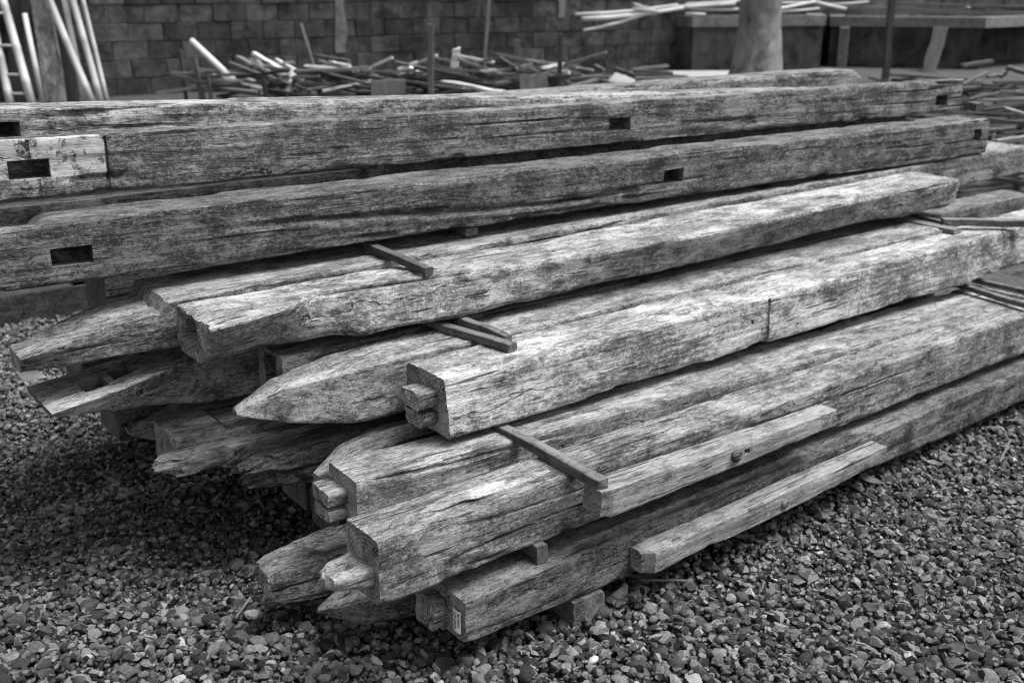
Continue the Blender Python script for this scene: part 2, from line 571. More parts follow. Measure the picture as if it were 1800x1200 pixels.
    add(quads(f1[:-1, :-1], f1[:-1, 1:], f1[1:, 1:], f1[1:, :-1]), 0)
    t0 = idx[:, :, -1]
    fq = quads(t0[:-1, :-1], t0[1:, :-1], t0[1:, 1:], t0[:-1, 1:])
    add(fq[cells(nx, ny, [b[:4] for b in Tb])], 0)
    b0_ = idx[:, :, 0]
    add(quads(b0_[:-1, :-1], b0_[:-1, 1:], b0_[1:, 1:], b0_[1:, :-1]), 0)
    l0 = idx[0]
    fq = quads(l0[:-1, :-1], l0[:-1, 1:], l0[1:, 1:], l0[1:, :-1])
    add(fq[cells(ny, nz, [b[:4] for b in Lb])], 1)
    r0 = idx[-1]
    add(quads(r0[:-1, :-1], r0[1:, :-1], r0[1:, 1:], r0[:-1, 1:]), 1)
    base = V[0]

    def sink(block, plane, off, flip):
        nonlocal nv
        a0, a1, b0__, b1, dep = block
        rim = plane[a0:a1 + 1, b0__:b1 + 1]
        pts = base[np.maximum(rim, 0).ravel()].copy()
        pts = pts + np.array(off) * dep
        pts += RNG.normal(0, 0.0012, pts.shape)
        V.append(pts)
        cp = np.arange(nv, nv + rim.size).reshape(rim.shape)
        nv += rim.size
        fl = [quads(cp[:-1, :-1], cp[1:, :-1], cp[1:, 1:], cp[:-1, 1:])]
        for (ra, ca) in ((rim[:, 0], cp[:, 0]), (rim[-1, :], cp[-1, :]), (rim[::-1, -1], cp[::-1, -1]), (rim[0, ::-1], cp[0, ::-1])):
            fl.append(quads(ra[:-1], ra[1:], ca[1:], ca[:-1]))
        ff = np.concatenate(fl)
        if flip:
            ff = ff[:, ::-1]
        add(ff, holemat)
    for b in Fb:
        sink(b, f0, (0, 1, 0), False)
    for b in Tb:
        sink(b, t0, (0, 0, -1), False)
    for b in Lb:
        sink(b, l0, (1, 0, 0), True)
    return mesh_np(name, np.concatenate(V), np.concatenate(faces), mats or (M_WOOD, M_END), np.concatenate(mi), sharp=32)


def place(o, s, v, z, yaw=0.0, tilt=0.0, roll=0.0):
    """yaw: heading in degrees off the stack axis, clockwise; tilt: far end up"""
    d = D0 * math.cos(R(yaw)) - B0 * math.sin(R(yaw))
    d = d * math.cos(R(tilt)) + np.array([0, 0, math.sin(R(tilt))])
    b = np.cross(np.array([0, 0, 1.0]), d)
    b /= np.linalg.norm(b)
    u = np.cross(d, b)
    m = Matrix((d, b, u)).transposed().to_4x4()
    m = Matrix.Translation(SV(s, v, z)) @ m @ Matrix.Rotation(R(roll), 4, 'X')
    o.matrix_world = m
    return o


TG = 'reclaimed timbers in the stack'
nseed = [0]


def timber(label, s, v, z, L, w, h, yaw=0.0, tilt=0.0, roll=0.0, name='timber', cat='timber', group=TG, **kw):
    nseed[0] += 1
    kw.setdefault('seed', nseed[0])
    me = timber_mesh(name, L, w, h, **kw)
    o = link(name, me, None, label, cat, group, 'thing')
    return place(o, s, v, z, yaw, tilt, roll)


def part_timber(name, parent, loc, L, w, h, label=None, rot=(0, 0, 0), **kw):
    nseed[0] += 1
    kw.setdefault('seed', nseed[0])
    kw.setdefault('dx', 0.01)
    o = link(name, timber_mesh(name, L, w, h, **kw), parent, label)
    o.location = loc
    o.rotation_euler = rot
    return o


# ------------------------------------------------------------------ ground
def ground_z(x, y):
    t = np.clip((np.asarray(y, float) - 6.0) / 6.0, 0, 1)
    return 0.37 * t * t * (3 - 2 * t)


def make_ground():
    xs = np.concatenate([[-150, -60, -30], np.linspace(-14, 16, 61), [30, 60, 150]])
    ys = np.concatenate([[-60, -20, -6], np.linspace(-2, 24, 79), [40, 80, 200]])
    X, Y = np.meshgrid(xs, ys, indexing='ij')
    Z = ground_z(X, Y) - 0.012 + 0.008 * fbm(X * 1.3, Y * 1.3, X * 0, 3)
    n1, n2 = X.shape
    idx = np.arange(n1 * n2).reshape(n1, n2)
    f = np.stack([idx[:-1, :-1].ravel(), idx[1:, :-1].ravel(), idx[1:, 1:].ravel(), idx[:-1, 1:].ravel()], 1)
    m = plain_mat('dark_earth', 0.02, 0.065, 24, (1, 1, 1), 0, bump=0.8, bdist=0.02)
    link('ground', mesh_np('ground', np.stack([X.ravel(), Y.ravel(), Z.ravel()], 1), f, (m,)), kind='structure')


make_ground()


def ico(sub):
    import bmesh
    bm = bmesh.new()
    bmesh.ops.create_icosphere(bm, subdivisions=sub, radius=1.0)
    v = np.array([p.co[:] for p in bm.verts])
    f = np.array([[p.index for p in q.verts] for q in bm.faces])
    bm.free()
    return v, f


def rand_rot(n, rng):
    q = rng.normal(size=(n, 4))
    q /= np.linalg.norm(q, axis=1)[:, None]
    w, x, y, z = q.T
    return np.stack([np.stack([1 - 2 * (y * y + z * z), 2 * (x * y - w * z), 2 * (x * z + w * y)], 1),
                     np.stack([2 * (x * y + w * z), 1 - 2 * (x * x + z * z), 2 * (y * z - w * x)], 1),
                     np.stack([2 * (x * z - w * y), 2 * (y * z + w * x), 1 - 2 * (x * x + y * y)], 1)], 1)


def stone_shapes(n, base, rng, cuts=7, dmin=0.48, dmax=0.85):
    V = np.repeat(base[None], n, 0)
    for c in range(cuts):
        nr = rng.normal(size=(n, 1, 3))
        nr /= np.linalg.norm(nr, axis=2, keepdims=True)
        d = rng.uniform(dmin, dmax, (n, 1))
        over = np.clip((V * nr).sum(2) - d, 0, None)
        V = V - over[..., None] * nr
    V = V * (1 + 0.05 * rng.normal(size=V.shape[:2]))[..., None]
    ax = np.stack([np.ones(n), rng.uniform(0.68, 1.0, n), rng.uniform(0.5, 0.85, n)], 1)
    return V * ax[:, None, :]


def stone_mat(name, lo, hi, island=True):
    n = NT(name)
    v = n.coords('Object', rnd=False)
    if island:
        g = n.t.nodes.new('ShaderNodeNewGeometry')
        r = g.outputs['Random Per Island']
        r2 = n.math('POWER', r, 1.7)
        r3 = n.remap(r, 0.972, 0.99)
        base = n.math('MULTIPLY_ADD', r2, hi - lo, lo)
        base = n.mix(r3, base, hi * 1.5)
    else:
        base = n.math('ADD', (lo + hi) / 2, 0)
    a = n.noise(v, 110, 5, 0.75)
    b = n.noise(v, 380, 3, 0.7)
    f = n.math('MULTIPLY_ADD', n.math('SUBTRACT', a, 0.5), 2.0, 1.0)
    f = n.math('MULTIPLY_ADD', n.math('SUBTRACT', b, 0.5), 0.6, f)
    n.grey(n.math('MAXIMUM', n.math('MULTIPLY', base, f), 0.012))
    n.bump(n.math('MULTIPLY_ADD', b, 0.6, a), 1.0, 0.006)
    n.rough(0.97)
    n.b.inputs['Specular IOR Level'].default_value = 0.1
    return n.m


def make_gravel():
    rng = np.random.default_rng(5)
    sp = 0.0230
    P = []
    for layer in range(2):
        ys = np.arange(1.35, 6.6, sp * 0.87)
        for a, y in enumerate(ys):
            xl, xr = -0.54 * y - 0.3, 0.54 * y + 0.35
            if y > 4.6 and layer == 0:
                xr = 0.0
            n = int((xr - xl) / sp)
            x = xl + (np.arange(n) + 0.5 * (a % 2)) * sp
            P.append(np.stack([x, np.full(n, y), np.full(n, layer)], 1))
    P = np.concatenate(P)
    P[:, :2] += rng.normal(0, sp * 0.32, (len(P), 2))
    s = P[:, :2] @ D0[:2]
    v = P[:, :2] @ B0[:2]
    under = (s > 1.75) & (v > 2.25) & (v < 4.4)
    far_r = (v > 3.1) & (s > 1.6)
    P = P[~(under | far_r)]
    top = P[:, 2] == 1
    size = np.clip(np.exp(rng.normal(-4.42, 0.40, len(P))), 0.006, 0.028)
    z = ground_z(P[:, 0], P[:, 1]) + np.where(top, 0.011, -0.004) + rng.normal(0, 0.005, len(P)) + 0.012 * fbm(P[:, 0] * 3, P[:, 1] * 3, P[:, 0] * 0, 2)
    ctr = np.stack([P[:, 0], P[:, 1], z], 1)
    dist = np.linalg.norm(ctr - np.array([0, 0, CAM_H]), axis=1)
    allV, allF, off = [], [], 0
    for hi in (True, False):
        sel = (top & (dist < 3.25)) if hi else ~(top & (dist < 3.25))
        n = sel.sum()
        bv, bf = ico(2 if hi else 1)
        V = stone_shapes(n, bv, rng, 6 if hi else 4, 0.52, 0.88)
        V = V * size[sel][:, None, None] * 1.05
        tl = rng.normal(0, 0.6, (n, 2))
        yw = rng.uniform(0, 6.28, n)
        cz, sz = np.cos(yw), np.sin(yw)
        Rz = np.zeros((n, 3, 3))
        Rz[:, 0, 0], Rz[:, 0, 1], Rz[:, 1, 0], Rz[:, 1, 1], Rz[:, 2, 2] = cz, -sz, sz, cz, 1
        ca, sa = np.cos(tl[:, 0]), np.sin(tl[:, 0])
        Rx = np.zeros((n, 3, 3))
        Rx[:, 0, 0], Rx[:, 1, 1], Rx[:, 1, 2], Rx[:, 2, 1], Rx[:, 2, 2] = 1, ca, -sa, sa, ca
        M = Rz @ Rx
        V = np.einsum('nij,nkj->nki', M, V) + ctr[sel][:, None, :]
        F = bf[None] + (np.arange(n) * len(bv))[:, None, None] + off
        allV.append(V.reshape(-1, 3))
        allF.append(F.reshape(-1, 3))
        off += n * len(bv)
    me = mesh_np('gravel', np.concatenate(allV), np.concatenate(allF), (stone_mat('gravel_stone', 0.026, 0.205),), sharp=28)
    link('gravel', me, label='dark grey crushed gravel covering the yard around the timber stack', kind='stuff')


make_gravel()

# large pale stones lying on the gravel
bv, bf = ico(3)
M_STONE = stone_mat('pale_stone', 0.34, 0.46, False)
M_STONE2 = stone_mat('mid_stone', 0.22, 0.30, False)
for (px, py, r, m, lab) in [
    (443, 1079, 0.021, M_STONE, 'pale rounded stone on the gravel left of the broken stub end'),
    (1090, 1045, 0.030, M_STONE2, 'large cracked pale stone touching the lowest beam beside its wooden bearer'),
    (1042, 1160, 0.018, M_STONE, 'small white stone near the bottom edge, below the wooden bearer'),
    (475, 1165, 0.016, M_STONE2, 'flat light stone in the gravel at bottom left'),
    (250, 955, 0.014, M_STONE2, 'light pebble alone in the shaded gravel at left'),
    (1205, 992, 0.013, M_STONE, 'white pebble just below the pegged plank near the ground'),
]:
    rs = np.random.default_rng(int(px))
    V = stone_shapes(1, bv, rs, 9, 0.6, 0.92)[0] * r
    V = V + 0.04 * r * np.stack([vnoise(V[:, 0] * 2.5 / r, V[:, 1] * 2.5 / r, V[:, 2] * 2.5 / r)] * 3, 1)
    o = link('stone', mesh_np('stone', V, bf, (m,)), None, lab, 'stone')
    o.location = on(px, py, 0.026)
    o.rotation_euler = (0.3, 0.2, rs.uniform(0, 6))


# ------------------------------------------------------------------ background: block wall
def wall_y(x):
    return 13.5 + 0.527 * (x + 5.01)


WD = np.array([1, 0.527, 0.0]) / math.hypot(1, 0.527)     # along the wall
WN = np.array([0.527, -1, 0.0]) / math.hypot(1, 0.527)    # out of the wall, to the yard
W_YAW = math.atan2(0.527, 1)
WX0 = -9.0
W0 = np.array([WX0, wall_y(WX0), 0.34])


def box_mesh(name, sx, sy, sz, m, ch=0.0, jit=0.0, rng=None, div=1):
    """box sx*sy*sz with its origin at the centre of the base, chamfered by ch"""
    import bmesh
    bm = bmesh.new()
    bmesh.ops.create_cube(bm, size=1.0)
    for q in bm.verts:
        q.co = Vector((q.co.x * sx, q.co.y * sy, (q.co.z + 0.5) * sz))
    if ch:
        bmesh.ops.bevel(bm, geom=bm.edges[:], offset=ch, segments=1, affect='EDGES')
    if jit:
        for q in bm.verts:
            q.co += Vector([random.uniform(-jit, jit) for _ in range(3)])
    me = bpy.data.meshes.new(name)
    bm.to_mesh(me)
    bm.free()
    me.materials.append(m)
    return me


def make_wall():
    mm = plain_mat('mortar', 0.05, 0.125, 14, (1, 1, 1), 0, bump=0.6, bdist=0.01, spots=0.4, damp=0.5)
    mb = plain_mat('cement_block', 0.035, 0.11, 9, (1, 1, 1), 0.34, bump=1.0, bdist=0.014, spots=0.55, damp=0.6)  # block tone lowered so the colour carries tree and roof shade
    length, height = 24.0, 2.65
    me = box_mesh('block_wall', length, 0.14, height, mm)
    w = link('block_wall', me, None, 'long grey cement block wall closing the yard behind the scrap heaps', 'wall', None, 'thing')
    c = W0 + WD * length / 2 - WN * 0.07
    w.location = c
    w.rotation_euler = (0, 0, W_YAW)
    bw_, bh = 0.42, 0.218
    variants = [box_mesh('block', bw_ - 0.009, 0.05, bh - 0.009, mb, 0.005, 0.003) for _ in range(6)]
    inv = w.matrix_basis.inverted()
    rest = []
    for course in range(12):
        off = (course % 2) * bw_ / 2
        for k in range(int(length / bw_)):
            a = k * bw_ + off + bw_ / 2
            if a + bw_ / 2 > length:
                continue
            loc = Vector((a - length / 2, -0.075 - random.uniform(-0.008, 0.006), course * bh + 0.007))
            if a < 2.6 or a > 12.3 or course >= 7:
                rest.append(loc)
                continue
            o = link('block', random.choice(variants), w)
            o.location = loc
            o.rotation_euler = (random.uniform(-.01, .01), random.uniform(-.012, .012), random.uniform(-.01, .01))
    V, F = [], []
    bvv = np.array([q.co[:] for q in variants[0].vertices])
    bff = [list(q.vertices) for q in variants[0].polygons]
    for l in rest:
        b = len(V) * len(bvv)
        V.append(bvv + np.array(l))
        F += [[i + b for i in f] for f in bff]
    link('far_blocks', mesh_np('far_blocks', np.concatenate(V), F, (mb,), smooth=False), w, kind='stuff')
    # two flush plaster strips on the wall face
    mp = plain_mat('old_plaster', 0.10, 0.2, 16, (1, 1, 0.6), 0, bump=0.6, bdist=0.01, spots=0.4)
    for px, wd, h0, h1 in ((597, 0.16, 0.45, 2.5), (986, 0.12, 0.85, 2.5)):
        d = ray(px, 40)
        # hit the wall plane
        t = (W0 @ WN) / (d @ WN) if False else ((W0 - np.array([0, 0, CAM_H])) @ WN) / (d @ WN)
        P = np.array([0, 0, CAM_H]) + d * t
        a = (P - W0) @ WD
        n = 26
        V, F = [], []
        zz = np.linspace(h0, h1, n)
        for q, z in enumerate(zz):
            l = -wd / 2 + 0.03 * vnoise(np.array([z * 4.]), np.array([px * 1.]), np.array([0.]))[0]
            r = wd / 2 + 0.035 * vnoise(np.array([z * 4.]), np.array([px * 1. + 9]), np.array([0.]))[0]
            for xx, yy in ((l, 0.0), (l, -0.016), (r, -0.016), (r, 0.0)):
                V.append((a - length / 2 + xx, -0.098 + yy, z))
            if q:
                b = q * 4
                for e in range(3):
                    F.append([b - 4 + e, b - 3 + e, b + 1 + e, b + e])
        F += [[0, 1, 2, 3], [len(V) - 1, len(V) - 2, len(V) - 3, len(V) - 4]]
        link('plaster_strip', mesh_np('plaster_strip', V, F, (mp,), smooth=False), w)


make_wall()

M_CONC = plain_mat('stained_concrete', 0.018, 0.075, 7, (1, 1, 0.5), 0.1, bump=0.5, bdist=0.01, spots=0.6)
M_RIM = plain_mat('concrete_rim', 0.10, 0.19, 12, (1, 1, 1), 0.1, bump=0.5, bdist=0.01, spots=0.3)
M_SLAB = plain_mat('pale_concrete', 0.22, 0.36, 5, (1, 1, 1), 0, bump=0.3, bdist=0.005)


def poly_prism(name, pts, z0, z1, m, inner=None, floor=None):
    """extruded polygon; with inner = offset polygon it is a hollow tank with a floor"""
    n = len(pts)
    V = [(*p, z0) for p in pts] + [(*p, z1) for p in pts]
    F = [[i, (i + 1) % n, n + (i + 1) % n, n + i] for i in range(n)]
    if inner is None:
        F.append(list(range(n, 2 * n)))
    else:
        V += [(*p, z1) for p in inner] + [(*p, floor) for p in inner]
        for i in range(n):
            j = (i + 1) % n
            F.append([n + i, n + j, 2 * n + j, 2 * n + i])
            F.append([2 * n + i, 2 * n + j, 3 * n + j, 3 * n + i])
        F.append(list(range(3 * n, 4 * n)))
    return mesh_np(name, V, F, (m,), smooth=False)


def inset(pts, d):
    c = np.mean(pts, 0)
    return [tuple(c + (np.array(p) - c) * (1 - d / np.linalg.norm(np.array(p) - c))) for p in pts]


GZ = 0.37


def tank(label, px_corners, ztop, pillars=(), body=None):
    pts = [tuple(p) for p in px_corners]
    z0 = GZ - 0.05
    t = link('concrete_tank', poly_prism('concrete_tank', inset(body or pts, 0.04), z0, ztop - 0.163, M_CONC), None, label, 'water tank')
    link('rim', poly_prism('rim', pts, ztop - 0.16, ztop, M_RIM, inset(pts, 0.3), ztop - 0.13), t)
    for (p, wd) in pillars:
        me = box_mesh('pillar', wd, 0.12, ztop - 0.165 - z0, M_RIM, 0.01)
        o = link('pillar', me, t)
        o.location = (p[0], p[1], z0)
        e = np.array(pts[1]) - np.array(pts[0])
        o.rotation_euler = (0, 0, math.atan2(e[1], e[0]))
    return t


A = at(1213, 126, 17.1)
ztA = at(1213, 29, A[1])[2]
pL = at(1150, 40, 18.0)
pR = at(1452, 40, 17.75)
tank('dark stained concrete tank behind the tree trunk with bamboo poles laid across it',
     [(A[0], A[1]), (pR[0], pR[1]), (pR[0] + 0.3, pR[1] + 1.6), (pL[0] + 0.2, pL[1] + 0.9), (pL[0], pL[1])], ztA)
A2 = at(1452, 113, 18.3)
B2 = at(1722, 122, 17.6)
ztB = at(1722, 31, 17.6)[2]
C2 = at(1900, 100, 19.6)
pil = at(1478, 100, 18.2)
tank('long low concrete tank with a pale rim at far right, a board leaning on it',
     [(A2[0], A2[1]), (B2[0], B2[1]), (C2[0], C2[1]), (C2[0] - 1.0, C2[1] + 2.2), (A2[0] + 0.6, A2[1] + 2.2)], ztB,
     [((pil[0] + 0.02, pil[1] - 0.0), 0.16)],
     [(A2[0], A2[1]), (B2[0], B2[1]), (B2[0] + 0.35, B2[1] + 2.3), (A2[0] + 0.6, A2[1] + 2.2)])  # body stops short: open bay added so this end goes black
bay = link('bay_shade_panel', poly_prism('bay_shade_panel', [(B2[0] + 0.30, B2[1] + 1.7), (C2[0] - 0.35, C2[1] + 0.8), (C2[0] - 0.45, C2[1] + 1.0), (B2[0] + 0.30, B2[1] + 1.9)], GZ - 0.05, ztB - 0.17, M_CONC),  # panel added behind the made-up bay to keep it dark
           None, 'dark back panel added to shade the made-up open bay under the far right slab', 'wall', None, 'thing')

# pale concrete apron in front of the tanks
pa = [at(1052, 152, 13.6), at(1640, 140, 14.2), at(1640, 116, 18.6), at(1090, 128, 16.4)]
pr = at(1330, 140, 14.0)
P4 = [(pa[0][0], pa[0][1]), (pr[0], pr[1]), (pr[0] + 0.5, 16.9), (1.6, 16.75)]
link('paving', poly_prism('paving', P4, GZ - 0.06, GZ + 0.035, M_SLAB), kind='structure')


# ------------------------------------------------------------------ sticks, boards, bamboo
def bar_between(name, p0, p1, wx, wz, m, label, cat, group=None, twist=0.0, jag=0.3, parent=None, seed=None, taper=1.0):
    """rough sawn stick or board from p0 to p1: wx wide, wz thick, ends broken unevenly"""
    p0, p1 = np.array(p0, float), np.array(p1, float)
    d = p1 - p0
    L = np.linalg.norm(d)
    d /= L
    up = np.array([0, 0, 1.0]) if abs(d[2]) < 0.93 else np.array([0, -1.0, 0])
    b = np.cross(up, d)
    b /= np.linalg.norm(b)
    u = np.cross(d, b)
    n = 7
    V, F = [], []
    rs = np.random.default_rng(seed if seed is not None else abs(hash((round(p0[0], 3), round(p1[1], 3)))) % 99991)
    ringk = 8
    for i in range(n):
        t = i / (n - 1)
        k = 1 + (taper - 1) * t
        cy, cz = rs.normal(0, wx * 0.025), rs.normal(0, wz * 0.08)
        hw, hz = wx / 2 * k * rs.uniform(0.93, 1.06), wz / 2 * k * rs.uniform(0.93, 1.06)
        c = 0.15 * min(hw, hz)
        sec = [(-hw + c, -hz), (hw - c, -hz), (hw, -hz + c), (hw, hz - c), (hw - c, hz), (-hw + c, hz), (-hw, hz - c), (-hw, -hz + c)]
        for (yy, zz) in sec:
            xx = t * L
            if i in (0, n - 1):
                xx += rs.uniform(-jag, jag) * wx
            V.append((xx, yy + cy, zz + cz))
    for i in range(n - 1):
        for k in range(ringk):
            a, c = i * ringk + k, i * ringk + (k + 1) % ringk
            F.append([a, c, c + ringk, a + ringk])
    F.append(list(range(ringk))[::-1])
    F.append(list(range((n - 1) * ringk, n * ringk)))
    o = link(name, mesh_np(name, V, F, (m,), smooth=False), parent, label, cat, group)
    mt = Matrix((d, b, u)).transposed().to_4x4()
    o.matrix_world = Matrix.Translation(p0) @ mt @ Matrix.Rotation(twist, 4, 'X')
    return o


def bamboo(p0, p1, r, label, group=None, node=0.42, m=None, parent=None, name='bamboo_pole', cat='bamboo'):
    p0, p1 = np.array(p0, float), np.array(p1, float)
    d = p1 - p0
    L = np.linalg.norm(d)
    d /= L
    up = np.array([0, 0, 1.0]) if abs(d[2]) < 0.93 else np.array([0, -1.0, 0])
    b = np.cross(up, d)
    b /= np.linalg.norm(b)
    u = np.cross(d, b)
    st = [(0.0, 0.78, -0.03), (0.0, 0.8, 0), (0.0, 1.0, 0)]
    x = random.uniform(0.15, node)
    while x < L - 0.05:
        st += [(x - 0.02, 1.0, 0), (x - 0.008, 1.13, 0), (x, 0.95, 0), (x + 0.008, 1.12, 0), (x + 0.02, 0.995, 0)]
        x += node * random.uniform(0.85, 1.15)
    st += [(L, 1.0, 0), (L, 0.78, 0), (L - 0.05, 0.75, 0)]
    k = 12
    V, F = [], []
    for (xx, f, dxx) in st:
        xq = xx + (0.06 if dxx else 0)
        taper = 1 - 0.12 * xx / L
        bend = 0.012 * L * math.sin(math.pi * xx / L)
        for a in range(k):
            an = 2 * math.pi * a / k
            V.append((xq, math.cos(an) * r * f * taper, math.sin(an) * r * f * taper - bend))
    for i in range(len(st) - 1):
        for a in range(k):
            q, w = i * k + a, i * k + (a + 1) % k
            F.append([q, w, w + k, q + k])
    F.append(list(range(k))[::-1])
    F.append(list(range((len(st) - 1) * k, len(st) * k)))
    o = link(name, mesh_np(name, V, F, (m or M_BAMBOO,)), parent, label, cat, group)
    o.matrix_world = Matrix.Translation(p0) @ Matrix((d, b, u)).transposed().to_4x4()
    return o


def line_ext(x0, y0, x1, y1, yt):
    return x0 + (x1 - x0) * (yt - y0) / (y1 - y0)


def leaning(x0, y0, x1, y1, ybot=12.3, ytop=12.85, top=-170):
    """foot and head of a pole seen from (x0,y0) down to (x1,y1), leaning back on the wall"""
    foot = at(line_ext(x0, y0, x1, y1, 186), 186, ybot)
    head = at(line_ext(x0, y0, x1, y1, top), top, ytop)
    return foot, head


# bamboo ladder with two rails and rungs
f0, h0 = leaning(-2, 95, 17, 178)
f1, h1 = leaning(3, 0, 53, 172)
lad = bpy.data.objects.new('bamboo_ladder', None)
COL.objects.link(lad)
lad.location = tuple((f0 + f1) / 2)
lad['label'] = 'pale bamboo ladder with thin rungs leaning at the left edge'
lad['category'] = 'ladder'
bpy.context.view_layer.update()


def adopt(o, parent):
    mw = o.matrix_world.copy()
    o.parent = parent
    o.matrix_parent_inverse = Matrix.Identity(4)
    o.matrix_basis = Matrix.Translation(-parent.location) @ mw


for ft, hd in ((f0, h0), (f1, h1)):
    o = bamboo(ft, hd, 0.046, None, name='rail', cat=None)
    adopt(o, lad)
for t in (0.06, 0.155, 0.30, 0.46, 0.62, 0.78):
    a, b = f0 + (h0 - f0) * t, f1 + (h1 - f1) * t
    o = bamboo(a, b, 0.014, None, name='rung', cat=None)
    adopt(o, lad)

LG = 'bamboo poles leaning on the wall beside the ladder'
for (x0, y0, x1, y1, wpx, tp, lab) in [
    (43, 24, 73, 174, 10, 24, 'short bamboo pole just right of the ladder, its cut top in view'),
    (90, 0, 160, 172, 13, -170, 'thick bamboo pole right of the wide leaning plank'),
    (111, 0, 148, 172, 10, -170, 'thin bamboo pole half hidden behind the thick one'),
    (126, 0, 176, 172, 12, -170, 'smooth bamboo pole, second from the right of the leaning group'),
    (144, 0, 187, 172, 8, -170, 'slim bamboo pole, rightmost of the leaning group'),
]:
    ft, hd = leaning(x0, y0, x1, y1, 12.35 + (0.12 if wpx == 10 else 0), 12.95 if tp < 0 else 12.6, tp)
    bamboo(ft, hd, wpx * 12.4 / 1950 / 2, lab, LG, 0.5)
ft, hd = leaning(72, 0, 97, 172, 12.55, 12.98)
bar_between('plank', ft, hd, 0.235, 0.04, M_PALE, 'wide pale plank with a long dark split leaning behind the bamboo', 'plank', twist=0.0, jag=0.1)
ft, hd = leaning(28, 0, 40, 172, 12.85, 13.1)
bar_between('palm_log', ft, hd, 0.24, 0.2, M_SCRAPD, 'dark rough palm log standing behind the bamboo ladder', 'log', jag=0.1)
ft, hd = leaning(104, 0, 122, 172, 12.8, 13.12)
bar_between('plank', ft, hd, 0.22, 0.03, M_SCRAPD, 'dark plank in shade behind the thick leaning bamboo', 'plank', jag=0.1)

# ------------------------------------------------------------------ scrap heaps
HG = 'scrap slats heaped along the block wall'


def px2m(w, y):
    return w * y / 1979.0


def scrap(x0, y0, x1, y1, d0, d1, w, t, m, label, group=HG, name='slat', cat='slat', jag=0.4, twist=0.0, taper=1.0):
    p0, p1 = at(x0, y0, d0), at(x1, y1, d1)
    return bar_between(name, p0, p1, px2m(w * 1.25, (d0 + d1) / 2), px2m(t * 1.25, (d0 + d1) / 2), m, label, cat, group, twist, jag, taper=taper)


def peg(px, top, bot, y, w, m, label, name='stake', group=None, lean=0):
    p1 = at(px, top, y)
    pb = at(px + lean, bot, y)
    k = (p1[2] - (ground_z(0, y) - 0.1)) / (p1[2] - pb[2])
    p0 = p1 + (pb - p1) * k
    bar_between(name, p0, p1, px2m(w, y), px2m(w, y), m, label, name, group, 0, 0.05)


SGP = 'stakes holding the scrap heaps'
peg(757, 43, 160, 11.6, 10, M_STEM, 'tall square grey stake standing in the middle of the scrap heap', group=SGP)
peg(986, 60, 152, 11.8, 9, M_SCRAPD, 'dark square stake at the right side of the scrap heap', group=SGP, lean=-3)
peg(909, 70, 130, 13.0, 11, M_STEM, 'short flat grey stake behind the scrap, left of the dark stake', group=SGP)
peg(317, 88, 165, 12.2, 6, M_SCRAPD, 'thin dark stake at the far left end of the scrap heap', group=SGP, lean=9)
peg(340, 103, 165, 11.9, 9, M_SCRAPD, 'thick dark stake beside the pale slanting pole', group=SGP, lean=14)
peg(366, 136, 165, 11.8, 6, M_SCRAPD, 'low dark stake below the slanting pole', group=SGP, lean=4)
peg(463, 140, 165, 11.7, 7, M_SCRAPD, 'dark stub of a stake in front of the tangled slats', group=SGP, lean=3)
scrap(529, 43, 566, 165, 12.9, 12.2, 4.5, 4.5, M_IRON, 'thin dark iron bar leaning over the scrap heap', None, 'iron_bar', 'iron bar', 0.1)
scrap(862, -30, 851, 125, 13.4, 13.0, 4, 4, M_STEM, 'thin grey rod standing upright behind the scrap heap', None, 'rod', 'rod', 0.1)
bamboo(at(412, 144, 12.0), at(337, 72, 12.5), px2m(13, 12.2) / 2, 'pale smooth pole slanting up out of the scrap heap at left', None, 1.0, M_SCRAPP, None, 'peeled_pole', 'pole')
scrap(372, 136, 462, 160, 12.0, 11.8, 15, 9, M_PALE, 'broad grey broken board under the slanting pole', None, 'board', 'board', 0.3)
